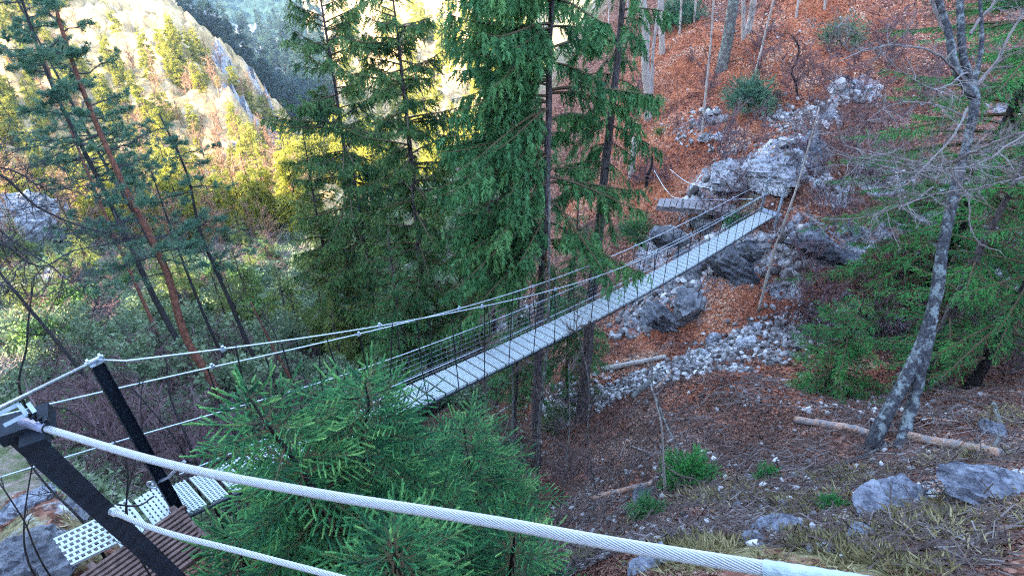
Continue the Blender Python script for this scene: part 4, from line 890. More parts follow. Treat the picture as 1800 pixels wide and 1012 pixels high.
# ------------------------------------------------------------------ near young spruces seen from above
def young_spruce(label, pix, d, R, seed, nb, top_el=.5, low_el=.1, shoot=.085, L0=.05, dens=1.0, crown=1.0, mat='spruce_near', spread_up=.12):
    """pix: trunk sight lines tip -> low; d: depths"""
    r = np.random.default_rng(seed); ps = [P(u, v, q) for (u, v), q in zip(pix, d)]
    low = ps[-1]; g = gz(low[0], low[1]); pts = spline(A(ps+[A([low[0]+.05, low[1], g-.2])]), 60); b = pts[-1].copy()
    dist = np.concatenate([[0], np.cumsum(np.linalg.norm(np.diff(pts, axis=0), axis=1))]); tot = dist[-1]
    tr, wo, fo = MB(), MB(), MB(); tube(tr, pts, .006+.050*(dist/tot)**.8, 8, rough=.08, seed=seed)
    O, X, Sd, Ls, Vv = [], [], [], [], []
    def shoots(p, dr, L, col, up):      # needle shoots along a twig line
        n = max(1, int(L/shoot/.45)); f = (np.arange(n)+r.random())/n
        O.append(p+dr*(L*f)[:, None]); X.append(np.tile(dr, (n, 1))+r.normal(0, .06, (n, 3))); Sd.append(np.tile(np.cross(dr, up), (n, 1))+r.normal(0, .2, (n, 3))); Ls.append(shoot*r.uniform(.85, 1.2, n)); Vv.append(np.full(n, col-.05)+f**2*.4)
    shoots(pts[0], nrm(pts[0]-pts[3]), .14, .8, A([1, 0, 0.])); shoots(pts[2], nrm(pts[0]-pts[2]), dist[2], .6, A([1, 0, 0.]))
    maxd = crown*tot
    for q in range(nb):
        dz = maxd*((q+r.random())/nb)**1.15; k = np.interp(dz, dist, np.arange(60)); p0 = pts[int(k)]*(1-k % 1)+pts[min(int(k)+1, 59)]*(k % 1)
        fr = dz/maxd; az = q*2.39996+r.normal(0, .25); L = min(R, L0+R*(1-math.exp(-dz/(.9*R))))*r.uniform(.7, 1.1); el = top_el*(1-fr)**2+low_el*(1-fr)+r.normal(0, .07)-.12*fr
        dh = A([cos(az), sin(az), 0]); n = 10; br_ = bezier_branch(p0, dh, L, el, .25*fr+.06, spread_up, n); ar = np.linspace(.005+.005*L, .0022, n); segs(wo, br_[:-1], br_[1:], ar[:-1], ar[1:], 4)
        bl = np.linalg.norm(br_[-1]-br_[0]); m = int(bl/.043*dens); base_c = r.uniform(.05, .6)
        out = nrm(br_[-1]-br_[0]); sd = nrm(np.cross(out, UPV)); upn = np.cross(sd, out)
        # main axis shoots
        for a_ in range(n-1):
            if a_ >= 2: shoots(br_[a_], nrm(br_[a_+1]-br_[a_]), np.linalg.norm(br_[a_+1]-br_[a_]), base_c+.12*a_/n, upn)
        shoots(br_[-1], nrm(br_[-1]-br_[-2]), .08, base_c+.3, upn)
        for w_ in range(m):
            s = .14+.84*(w_+r.random()*.5)/m; p = A([np.interp(s, np.linspace(0, 1, n), br_[:, c]) for c in range(3)]); sg = 1 if w_ % 2 else -1
            l = .5*L*(1.02-s)**.75*(.35+.65*min(1, s*3))*r.uniform(.7, 1.15); d1 = nrm(sd*sg*.85+out*.75+upn*r.normal(.02, .1)-UPV*.10)
            if l < .035: continue
            segs(wo, [p], [p+d1*l], .0026, .0014, 3); shoots(p+d1*.01, d1, l, base_c+.1+r.uniform(-.1, .1), upn)
            m2 = int(l/.075)
            for e in range(m2):
                s3 = .2+.75*(e+.5)/m2; l3 = l*.45*(1.05-s3); 
                if l3 < .03: continue
                d3 = nrm(d1*.8+np.cross(d1, upn)*(1 if e % 2 else -1)*.7+r.normal(0, .06, 3)); shoots(p+d1*l*s3, d3, l3, base_c+.2, upn)
    O, X, Sd, Ls, Vv = np.concatenate(O), np.concatenate(X), np.concatenate(Sd), np.concatenate(Ls), np.concatenate(Vv)
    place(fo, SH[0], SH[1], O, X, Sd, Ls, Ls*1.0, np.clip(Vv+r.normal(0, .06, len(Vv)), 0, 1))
    print('young', label[:20], 'shoots', len(O))
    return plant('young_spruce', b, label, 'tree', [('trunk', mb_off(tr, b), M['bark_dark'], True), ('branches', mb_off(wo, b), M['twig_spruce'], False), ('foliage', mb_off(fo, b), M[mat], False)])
young_spruce('young bright green spruce with its leader rising over the near deck', [(432, 690), (470, 745), (520, 812), (566, 890), (600, 965)], (4.55, 4.75, 5.1, 5.5, 6.1), 1.15, 201, 84, crown=.62)
young_spruce('second young spruce whose tip touches the cables right of the first', [(641, 672), (648, 705), (636, 765), (650, 850), (680, 930)], (5.1, 5.3, 5.8, 6.4, 7.2), 1.35, 202, 92, crown=.62)
young_spruce('young spruce lowest in the picture, its crown tip below the thick rope', [(690, 950), (695, 985), (705, 1030)], (4.0, 4.3, 4.9), .95, 203, 60, crown=.6)
young_spruce('duller young spruce right of the others above the thick rope', [(815, 745), (822, 800), (835, 870)], (7.0, 7.6, 8.6), 1.25, 204, 66, crown=.7)
young_spruce('small spruce under the thick rope at the bottom middle', [(905, 935), (900, 985), (900, 1030)], (5.6, 6.0, 6.6), .95, 205, 52, crown=.7)
young_spruce('small spruce at the bottom left, below the wooden steps corner', [(410, 930), (425, 980), (440, 1030)], (5.6, 5.9, 6.4), 1.0, 206, 56, crown=.7)
young_spruce('half-hidden spruce behind the lower rope', [(760, 880), (765, 940), (770, 1000)], (5.6, 6.1, 6.8), 1.1, 207, 60, crown=.7)

# ------------------------------------------------------------------ bushes
def bush(label, u, v, rp_, seed, mat='fir', name='green_bush', h=1., tmp=None, n=420, tl=.16, dead=0, group=None):
    c = hit1(u, v); d = np.dot(c, A([0, cos(TH), -sin(TH)])); R = rp_*d/F; r = np.random.default_rng(seed); wo, fo = MB(), MB(); tw = tmp or TW
    ns = 16; az = r.uniform(0, 2*pi, ns); e = np.stack([np.cos(az)*R*.8, np.sin(az)*R*.8, R*h*r.uniform(.4, 1.1, ns)], 1)*r.uniform(.5, 1, ns)[:, None]; segs(wo, np.zeros((ns, 3)), e, .014, .005, 4)
    p = nrm(r.normal(size=(n, 3)))*R*r.uniform(.25, 1, (n, 1))**.6; p[:, 2] = np.abs(p[:, 2])*h+.02; p *= (1+.25*np.sin(az[0]*7+np.arctan2(p[:, 0], p[:, 1])*5))[:, None]
    place(fo, *tw, p, nrm(p)+r.normal(0, .5, (n, 3))-UPV*.1, r.normal(size=(n, 3)), tl*r.uniform(.6, 1.3, n), None, np.clip(r.normal(.5, .2, n), 0, 1))
    return tag(plant(name, c-A([0, 0, .05]), label, 'bush', [('stems', wo, M['twig_brown'], False), ('foliage', fo, M[mat], False)]), group=group)
bush('round dark green yew-like bush on the brown slope', 1210, 845, 48, 301, n=1500, tl=.13, h=1.1)
bush('small dark bush just left of the mossy bank', 1140, 905, 32, 302, n=700, tl=.11, mat='spruce')
bush('tiny dark green bush on the grassy ledge', 1350, 838, 20, 303, n=400, tl=.09)
bush('tiny bush beside the pale ledge rock', 1462, 890, 20, 304, n=300, tl=.09, mat='fir')
bush('grey-green shaggy bush high on the red slope', 1318, 185, 42, 305, n=1500, tl=.25, mat='pine', h=1.1)
bush('low bright tuft bush on the red slope left', 1160, 235, 10, 306, n=160, tl=.15, mat='shrub')
bush('dark green bush hanging beside the far bridge end', 1296, 398, 24, 307, n=700, tl=.14, mat='fir')
bush('dark bush low below the red slope under the boughs', 1120, 415, 34, 308, n=900, tl=.2, mat='spruce')
bush('olive bush at the top of the slope beside pale trunks', 1195, 40, 40, 309, n=1200, tl=.35, mat='pine')
bush('bush under the bridge beside the dark trunk foot', 985, 745, 34, 310, n=700, tl=.15, mat='spruce_mid')
bush('small bush below the deck left of the grey trunk', 925, 700, 28, 311, n=600, tl=.16, mat='spruce_mid')
bush('olive bush on the upper right slope', 1480, 75, 40, 312, n=900, tl=.2, mat='pine')

# ------------------------------------------------------------------ brush and small trees on the left shaded slope
LS, NS_ = {}, {}
def shrub_proto(name, mat, seed, n, tl, R=1., h=1.2, tmp=None, bare=False):
    r = np.random.default_rng(seed); wo, fo = MB(), MB(); o = empty(name, (0, 0, -500))
    pts = A([[0, 0, z] for z in np.linspace(0, h*.6, 6)]); 
    if bare:
        for q in range(5):
            az = r.uniform(0, 2*pi); e = A([cos(az)*.45, sin(az)*.45, h*.8]); bare_twigs(wo, r, spline([[0, 0, 0], e*.5+r.normal(0, .06, 3), e], 10), 7, .7*R, gen=3, r0=.010, s0=.1, horiz=.8)
        wo.build('twigs', M[mat], o)
    else:
        ns = 14; az = r.uniform(0, 2*pi, ns); e = np.stack([np.cos(az)*R*.6, np.sin(az)*R*.6, h*r.uniform(.4, 1, ns)], 1); segs(wo, np.zeros((ns, 3)), e, .03, .01, 3)
        lob = np.stack([r.normal(0, .45, 9)*R, r.normal(0, .45, 9)*R, h*r.uniform(.3, .9, 9)], 1); k_ = r.integers(0, 9, n); p = lob[k_]+nrm(r.normal(size=(n, 3)))*R*.38*r.uniform(.3, 1, (n, 1))
        place(fo, *(tmp or LC), p, r.normal(size=(n, 3)), r.normal(size=(n, 3)), tl*r.uniform(.6, 1.3, n), None, np.clip(.25+.5*(k_ % 5)/5+r.normal(0, .15, n), 0, 1))
        wo.build('stems', M['twig_brown'], o); fo.build('foliage', M[mat], o)
    return o
def conifer_small(name, mat, seed, H=6., R=1.7, twl=.34, sp=.34, per=7, tsp=.10):
    r = np.random.default_rng(seed); t, w_, f = conifer(r, H, .5, H-.1, R=R, per=per, spacing=sp, droop=.3, tip=.1, twl=twl, hang=.4, trunk_r=.07, tsp=tsp, tmp=TW_S, shape=.85)
    o = empty(name, (0, 0, -500)); t.build('trunk', M['bark_dark'], o); w_.build('branches', M['twig_spruce'], o); f.build('foliage', M[mat], o); return o
protos = []
def scatter(protos_, n, region, sc, seed, label, cat, group, dense=None, mn=0.):
    """first member of each kind is the prototype itself, then copies"""
    r = np.random.default_rng(seed); cnt = 0; tries = 0; used = set()
    while cnt < n and tries < n*60:
        tries += 1; az = radians(r.uniform(*region[0])); lr = r.uniform(math.log(region[1][0]), math.log(region[1][1])); x, y = math.exp(lr)*sin(az), math.exp(lr)*cos(az)
        if dense is not None and r.random() > dense(x, y, math.exp(lr), math.degrees(az)): continue
        k_ = int(r.integers(len(protos_))); z = float(gz(x, y)); s_ = r.uniform(*sc); rz = r.uniform(0, 2*pi); pr_ = protos_[k_]
        # skip anything too near the sight of the bridge or foreground
        if k_ in used: copy_tree(pr_, (x, y, z-.1), rz, s_)
        else:
            used.add(k_); pr_.location = (x, y, z-.1); pr_.rotation_euler = (0, 0, rz); pr_.scale = (s_,)*3; tag(pr_, label, cat, group)
        cnt += 1
    for k_, pr_ in enumerate(protos_):
        if k_ not in used:
            for ch in list(pr_.children): bpy.data.objects.remove(ch)
            bpy.data.objects.remove(pr_)
def inview(az, r_): return True
sh = [shrub_proto('leafy_shrub', 'shrub', 401, 300, .22), shrub_proto('leafy_shrub', 'shrub_grey', 402, 300, .2), shrub_proto('leafy_shrub', 'shrub_grey', 403, 260, .22, 1.2, .9)]
scatter(sh, 150, ((-46, -4), (13, 62)), (.7, 1.9), 41, 'leafy green shrub in the shaded brush below the pines', 'shrub', 'green shrubs covering the shaded left slope', dense=lambda x, y, r_, a: .35+.65*min(1, r_/30) if not (r_ < 24 and a > -12) else 0)
bs = [shrub_proto('bare_shrub', 'bare_purple', 411, 0, 0, bare=True, h=1.6), shrub_proto('bare_shrub', 'bare_purple', 412, 0, 0, bare=True, h=1.3), shrub_proto('bare_shrub', 'bare_purple', 413, 0, 0, bare=True, h=1.9)]
scatter(bs, 290, ((-46, -2), (8.5, 62)), (.7, 1.8), 42, 'leafless brownish shrub in the shaded brush below the pines', 'shrub', 'bare shrubs covering the shaded left slope', dense=lambda x, y, r_, a: .5 if not (r_ < 20 and a > -20) else 0)
yc = [conifer_small('young_conifer', 'spruce_light', 421), conifer_small('young_conifer', 'spruce_mid', 422, 5., 1.5), conifer_small('young_conifer', 'spruce_light', 423, 7.5, 1.8)]
scatter(yc, 46, ((-44, -8), (30, 68)), (.5, 1.05), 43, 'small conifer growing out of the shaded brush', 'tree', 'small conifers on the shaded left slope')
# ------------------------------------------------------------------ far sunlit slope
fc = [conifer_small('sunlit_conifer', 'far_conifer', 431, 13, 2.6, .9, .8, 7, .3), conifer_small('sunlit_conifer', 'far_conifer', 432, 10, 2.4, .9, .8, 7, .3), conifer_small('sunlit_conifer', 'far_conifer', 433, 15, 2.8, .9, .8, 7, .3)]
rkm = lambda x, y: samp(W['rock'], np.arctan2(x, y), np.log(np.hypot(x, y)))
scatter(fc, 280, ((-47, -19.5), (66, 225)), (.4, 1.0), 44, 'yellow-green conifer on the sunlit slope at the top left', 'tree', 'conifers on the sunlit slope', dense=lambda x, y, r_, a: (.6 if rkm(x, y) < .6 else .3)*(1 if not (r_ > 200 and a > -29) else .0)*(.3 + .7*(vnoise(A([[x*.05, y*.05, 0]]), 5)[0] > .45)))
fbr = []
for q in range(3):
    r = np.random.default_rng(440+q); o = empty('leafless_tree', (0, 0, -500)); tr, wo = MB(), MB(); pts = spline([[0, 0, 0], r.normal(0, .3, 3)+[0, 0, 4], [0, 0, 8]], 12); tube(tr, pts, np.linspace(.16, .05, 12), 5); bare_twigs(wo, r, pts, 22, 3.2, gen=3, r0=.055, s0=.25, up=.5, horiz=.8)
    tr.build('trunk', M['far_bare'], o); wo.build('twigs', M['far_bare'], o); fbr.append(o)
scatter(fbr, 295, ((-47, -20), (62, 210)), (.5, 1.1), 45, 'leafless pinkish tree on the sunlit slope at the top left', 'tree', 'bare trees on the sunlit slope', dense=lambda x, y, r_, a: (.8 if rkm(x, y) < .6 else .35)*(1 if not (r_ > 200 and a > -29) else 0))
# conifers of the far side, blue valley and the bright slope behind the spruces
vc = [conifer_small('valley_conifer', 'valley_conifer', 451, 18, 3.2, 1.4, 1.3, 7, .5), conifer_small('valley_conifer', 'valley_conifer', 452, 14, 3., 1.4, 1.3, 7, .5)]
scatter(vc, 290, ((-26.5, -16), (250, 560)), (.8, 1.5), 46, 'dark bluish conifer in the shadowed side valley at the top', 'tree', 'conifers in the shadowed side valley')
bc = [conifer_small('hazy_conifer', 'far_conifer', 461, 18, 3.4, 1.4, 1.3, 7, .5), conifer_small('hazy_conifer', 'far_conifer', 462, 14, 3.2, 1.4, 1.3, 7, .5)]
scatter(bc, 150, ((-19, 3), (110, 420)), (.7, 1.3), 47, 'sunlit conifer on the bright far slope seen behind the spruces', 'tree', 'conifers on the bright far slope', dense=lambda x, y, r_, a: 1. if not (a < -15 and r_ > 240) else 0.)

rs = [shrub_proto('slope_shrub', 'bare_purple', 471, 0, 0, bare=True, h=1.7), shrub_proto('slope_shrub', 'bare_purple', 472, 0, 0, bare=True, h=2.2)]
scatter(rs, 90, ((19, 47), (16, 31)), (.6, 1.6), 48, 'leafless twiggy shrub on the rocky right slope above the bridge end', 'shrub', 'bare shrubs on the right slope', dense=lambda x, y, r_, a: 1. if not (a < 27 and r_ < 20.5) else 0)
rs2 = [shrub_proto('slope_shrub', 'bare_purple', 473, 0, 0, bare=True, h=1.7)]
scatter(rs2, 14, ((7, 19), (24, 34)), (.5, 1.2), 49, 'small leafless shrub on the leafy red slope', 'shrub', 'bare shrubs on the red slope')
rs3 = [shrub_proto('gully_shrub', 'bare_purple', 474, 0, 0, bare=True, h=1.7)]
scatter(rs3, 16, ((-12, 12), (8.6, 14)), (.35, .8), 50, 'low leafless shrub in the dip below the bridge', 'shrub', 'bare shrubs below the bridge')
# ------------------------------------------------------------------ boulders
def boulder(label, u, v, rp_, seed, sq=(1, .8, .6), name='boulder', n=34, mat='rock', cat='rock', group=None, rough=.35):
    c = hit1(u, v); d = np.dot(c, A([0, cos(TH), -sin(TH)])); R = rp_*d/F; r = np.random.default_rng(seed)
    th_, ph_ = np.meshgrid(np.linspace(0, pi, n), np.linspace(0, 2*pi, 2*n, endpoint=False), indexing='ij')
    D = np.stack([np.sin(th_)*np.cos(ph_), np.sin(th_)*np.sin(ph_), np.cos(th_)], -1).reshape(-1, 3)
    # faceted: clip by random planes
    pl = nrm(r.normal(size=(11, 3))); off = r.uniform(.55, .95, 11); rr = np.min(np.where(D@pl.T > .05, off/np.maximum(D@pl.T, .05), 9), 1); rr = np.minimum(rr, 1.1)
    rr = rr*(1+.25*fbm(D*2.2+seed, 5, seed, .6)+.20*ridged(D*A([3, 3, 6])+seed, 4, seed)); V = D*rr[:, None]*A(sq)*R; bn = nrm(A([.28, -.12, .95])); pz = .22*R*.8; q_ = (V@bn)/pz+.3*fbm(D*1.5+seed, 2, seed+9); V = V-bn*((q_-np.round(q_))*pz*.8)[:, None]*(.3+.7*(np.abs(D@bn) < .9))[:, None]
    a = r.uniform(0, 2*pi); Rm = A([[cos(a), -sin(a), 0], [sin(a), cos(a), 0], [0, 0, 1]]); V = V@Rm.T
    i, j = np.meshgrid(np.arange(n-1), np.arange(2*n), indexing='ij'); b = (i*2*n+j).ravel(); b2 = (i*2*n+(j+1) % (2*n)).ravel()
    o = mk(name, V, [np.stack([b, b+2*n, b2+2*n, b2], 1)], M[mat], smooth=False, attr={'v': r.uniform(.5, 1)*np.ones(len(V))}); o.location = c+A([0, 0, R*sq[2]*(.05 if v < 740 else -.38)]); return tag(o, label, cat, group)
for i_, (u, v, s, sq, lb) in enumerate([
    (1308, 606, 24, (1, .55, .5), 'big pale slab lying on top of the white scree'), (1252, 600, 17, (1, .8, .7), 'blocky grey boulder left of the pale slab on the scree'), (1236, 625, 14, (1, .7, .7), 'pale boulder below the blocky grey one'),
    (1330, 575, 12, (1, .8, .6), 'small white boulder above the pale slab'), (1500, 162, 32, (1, .8, .7), 'large pale boulder high on the right slope'), (1455, 205, 18, (1, .8, .6), 'grey boulder below the large pale one'),
    (1375, 205, 14, (1, .7, .5), 'flat pale rock right of the shaggy bush'), (1265, 240, 16, (1, .6, .5), 'pale rock at the foot of the slender pole'), (1240, 242, 12, (1, .8, .6), 'whitish stone beside the slender pole foot'),
    (1350, 308, 48, (1, .8, .5), 'broad pale outcrop above the plank walkway'), (1290, 318, 42, (1, .7, .6), 'stepped grey outcrop at the left of the cliff above the walkway'), (1410, 275, 46, (1, .8, .7), 'bluish outcrop at the right of the cliff above the walkway'),
    (1425, 430, 42, (1, .7, .45), 'smooth pale ledge right of the far bridge end'), (1470, 455, 34, (1, .7, .4), 'bluish ledge under the leaning sapling'), (1385, 300, 36, (1, .8, .8), 'steep grey block over the bridge end'),
    (1770, 875, 85, (1, .8, .20), 'blue-grey ledge rock at the right edge'), (1680, 872, 26, (1, .7, .3), 'flat grey rock in the dry grass at right'), (1565, 895, 80, (1, .7, .20), 'wide blue-grey rock in the grass below the beech'), (1520, 945, 40, (1, .8, .35), 'low mottled rock in the bottom right grass'),
    (1370, 930, 42, (1, .8, .3), 'small blue-grey rock above the rope'), (1330, 955, 26, (1, .8, .5), 'lowest small rock above the rope'), (1300, 890, 12, (1, .8, .6), 'little rock beside the tiny ledge bush'), (1760, 845, 14, (1, .8, .5), 'little pale stone in front of the right ledge'),
    (1745, 760, 30, (1, .6, .7), 'rounded grey rock behind the log end'), (1130, 880, 26, (1, .8, .5), 'dark grey rock left of the round bush'), (1150, 1000, 60, (1, .6, .25), 'blue ledge rock touching the thick rope'),
    (50, 1000, 80, (1, .9, .4), 'large blue-grey rock at the bottom left corner'), (35, 895, 46, (1, .7, .4), 'pale rock shelf at the left edge'), (130, 895, 36, (1, .7, .4), 'mossy rock left of the metal landing'), (215, 842, 40, (1, .6, .4), 'striped rock behind the near post'),
    (260, 975, 30, (1, .8, .4), 'small rock under the wooden steps'), (50, 440, 70, (1, .8, 1.3), 'blue-grey cliff face at the left edge among sunlit trees'), (95, 500, 30, (1, .8, .8), 'small pale crag under the blue-grey cliff face'), (824, 585, 22, (1, .7, 2.4), 'upright pale rock pillar seen behind the bridge deck'), (1205, 545, 40, (1, .7, .7), 'dark cliff block under the deck'), (1290, 470, 44, (1, .7, .7), 'shadowed cliff block below the far deck'), (1160, 560, 36, (1, .8, .7), 'low dark rock under the middle of the deck'),
    (1180, 420, 32, (1, .7, .7), 'jagged rock below the plank walkway'), (1240, 400, 28, (1, .7, .8), 'jagged rock under the right end of the walkway'), (1220, 470, 34, (1, .8, .6), 'grey rock just above the deck'), (1320, 440, 26, (1, .7, .7), 'rock beneath the last deck plates')]):
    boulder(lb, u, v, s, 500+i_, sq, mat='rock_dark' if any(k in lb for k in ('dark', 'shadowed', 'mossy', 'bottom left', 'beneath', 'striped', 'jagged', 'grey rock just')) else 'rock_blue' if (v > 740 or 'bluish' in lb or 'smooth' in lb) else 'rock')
# ------------------------------------------------------------------ logs and fallen branches
def log(label, pix, r0, r1, seed, mat='log', name='fallen_log', tw=0, lift=.8, ends=True, cat='log'):
    ps = A([hit1(u, v) for u, v in pix]); r = np.random.default_rng(seed)
    ps[:, 2] += r0*lift; pts = spline(ps, 22); zz = gz(pts[:, 0], pts[:, 1])+np.linspace(r0, r1, 22)*.3; pts[:, 2] = np.maximum(pts[:, 2], zz)
    mb = MB(); tube(mb, pts, np.linspace(r0, r1, 22), 9, rough=.14, seed=seed); b = pts[0].copy(); parts = [('stem', mb_off(mb, b), M[mat], True)]
    if tw: wo = MB(); bare_twigs(wo, r, pts, tw, .5, gen=2, r0=r1*.6, up=.3); parts.append(('twigs', mb_off(wo, b), M['twig_pale' if mat != 'twig_brown' else mat], False))
    return plant(name, b, label, cat, parts)
log('debarked orange-brown log lying behind the beech foot, left half', [(1396, 741), (1450, 750), (1500, 758), (1528, 768)], .08, .09, 601)
log('long debarked log running right from the beech foot', [(1590, 770), (1640, 782), (1700, 792), (1755, 804)], .095, .085, 602)
log('pale bleached log across the scree', [(1058, 652), (1110, 642), (1170, 630)], .10, .07, 603, mat='bark_pale')
log('splintered dark log end pointing at the scree', [(1110, 702), (1135, 680), (1153, 662)], .09, .08, 604, mat='bark_lichen')
log('orange splintered plank-like log piece on the scree', [(1152, 685), (1170, 668), (1187, 648)], .05, .07, 605)
log('thin pale pole lying diagonally behind the near spruce', [(820, 765), (860, 738), (915, 703)], .06, .04, 606, mat='bark_pale')
log('rotten log on the brown slope left of the round bush', [(1040, 880), (1090, 866), (1145, 852)], .07, .05, 607, mat='log')
log('long fallen branch above the round bush', [(1192, 800), (1170, 745), (1142, 675)], .035, .025, 608, mat='bark_lichen', tw=6, name='fallen_branch', cat='branch')
log('curved bleached branch on brown debris', [(1110, 785), (1140, 797), (1170, 808)], .03, .02, 609, mat='twig_pale', name='fallen_branch', cat='branch')
log('pale forked branch in the grass above the rope', [(1252, 975), (1215, 935), (1180, 905), (1162, 870)], .025, .012, 610, mat='twig_pale', tw=8, name='fallen_branch', cat='branch')
log('short pale bent stick in the grass', [(1225, 935), (1250, 905), (1276, 877)], .015, .008, 611, mat='twig_pale', tw=3, name='fallen_branch', cat='branch')
log('grey stick lying low beside the pale forked branch', [(1130, 952), (1180, 946), (1235, 968)], .018, .010, 612, mat='twig_pale', tw=5, name='fallen_branch', cat='branch')
log('crooked root-like branch left of the beech foot', [(1440, 845), (1490, 815), (1545, 790)], .03, .02, 613, mat='bark_beech', tw=6, name='fallen_branch', cat='branch')
log('thick twisted root right of the log end', [(1744, 790), (1758, 765), (1752, 730), (1745, 712)], .04, .05, 614, mat='bark_lichen', name='fallen_branch', cat='branch')
log('dark forked twig in the bottom right corner grass', [(1570, 935), (1640, 920), (1700, 905), (1760, 890)], .014, .008, 615, mat='twig_dark', tw=10, name='fallen_branch', cat='branch')
log('straight dark stick at the bottom right', [(1640, 958), (1720, 962), (1795, 966)], .014, .012, 616, mat='twig_brown', tw=4, name='fallen_branch', cat='branch')
log('moss-grown log leaning on the slope left of the walkway', [(1090, 402), (1110, 412), (1130, 432)], .11, .12, 617, mat='bark_dark')
log('bundle-topmost pale stick right of the scree', [(1290, 705), (1340, 712), (1420, 718)], .025, .015, 618, mat='twig_pale', tw=8, name='fallen_branch', cat='branch')
log('pale curved branch below the bundle of sticks', [(1270, 690), (1330, 702), (1375, 700)], .022, .012, 619, mat='twig_pale', tw=8, name='fallen_branch', cat='branch')
log('long pale stick on the litter right of the beech', [(1650, 680), (1690, 700), (1740, 716)], .02, .012, 620, mat='twig_pale', tw=2, name='fallen_branch', cat='branch')
log('short orange branch piece behind the beech', [(1600, 735), (1650, 738), (1690, 742)], .02, .02, 621, mat='log', name='fallen_branch', cat='branch')
# ------------------------------------------------------------------ litter, stones, grass, twigs: uncountable
def pick(n, wfun, r, az=(-45, 47), rr=(3.2, 42), p=.7):
    a = np.radians(r.uniform(az[0], az[1], n)); lr = math.log(rr[0])+(math.log(rr[1])-math.log(rr[0]))*r.random(n); x, y = np.exp(lr)*np.sin(a), np.exp(lr)*np.cos(a)
    w_ = wfun(a, lr); k_ = r.random(n) < w_; return x[k_], y[k_]
def wv(nm): return lambda a, lr: np.clip(samp(W[nm], a, lr), 0, 1)
def nz2(a, lr, s, seed): x = np.exp(lr)*np.sin(a); y = np.exp(lr)*np.cos(a); return vnoise(np.stack([x*s, y*s, x*0], 1), seed)
LEAF_T = (np.array([[-.5, 0, 0], [0, -.8, .12], [.5, 0, 0], [0, .8, .15]], float), np.array([[0, 1, 2, 3]]))
def flakes(name, mat, x, y, size, seed, tilt=.5, lift=.02, T=LEAF_T, label=None, vv=None, up=0.):
    r = np.random.default_rng(seed); n = len(x); z = gz(x, y); e = .08
    nx = -(gz(x+e, y)-gz(x-e, y))/(2*e); ny = -(gz(x, y+e)-gz(x, y-e))/(2*e); N = nrm(np.stack([nx, ny, np.ones(n)], 1)); N = nrm(N+r.normal(0, tilt, (n, 3)))
    s = nrm(np.cross(N, nrm(r.normal(size=(n, 3))))); ax = np.cross(s, N); mb = MB()
    place(mb, T[0], T[1], np.stack([x, y, z+lift], 1), ax, s, size*r.uniform(.6, 1.5, n), None, r.random(n) if vv is None else vv); o = mb.build(name, M[mat]); return tag(o, kind='stuff')
r = np.random.default_rng(900)
x, y = pick(460000, lambda a, lr: np.clip(wv('leaf')(a, lr)*1.5-.1, 0, 1)*(.25+.75*(nz2(a, lr, .9, 4) > .35))*(1-wv('rock')(a, lr)*.8)*(1-wv('scree')(a, lr)*.6), r, az=(-6, 45), rr=(10, 45)); flakes('leaf_litter', 'leaf', x, y, .052, 901, tilt=.45, vv=np.clip(.55*r.random(len(x))+.75*vnoise(np.stack([x*.9, y*.9, x*0], 1), 50)-.15, 0, 1))
print('leaves', len(x))
x, y = pick(480000, lambda a, lr: np.clip(1-wv('leaf')(a, lr)-wv('grass')(a, lr)*.8-wv('rock')(a, lr)*.7, 0, 1)*.8*(nz2(a, lr, 1.2, 8) > .3), r, az=(-20, 54), rr=(3.2, 40)); flakes('brown_litter', 'leaf_brown', x, y, .036, 902, tilt=.5, vv=np.clip(.6*r.random(len(x))+.7*vnoise(np.stack([x*1.1, y*1.1, x*0], 1), 51)-.15, 0, 1))
STICK_T = (np.array([[-.012, -.5, 0], [.012, -.5, 0], [.010, .5, .03], [-.010, .5, .03], [0, -.5, .02], [0, .5, .05]], float), np.array([[0, 1, 2, 3], [0, 4, 5, 3], [4, 1, 2, 5]]))
x, y = pick(9000, lambda a, lr: np.clip(.75-wv('rock')(a, lr)*.7-wv('leaf')(a, lr)*.2, 0, 1)*(nz2(a, lr, .8, 12) > .38), r, az=(-2, 53), rr=(5, 36)); flakes('fallen_twigs', 'twig_pale', x, y, .42, 903, tilt=.25, lift=.03, T=STICK_T)
x, y = pick(16000, lambda a, lr: np.clip(.7-wv('rock')(a, lr)*.7, 0, 1), r, az=(-2, 53), rr=(5, 36)); flakes('dark_twigs', 'twig_brown', x, y, .5, 904, tilt=.3, lift=.035, T=STICK_T)
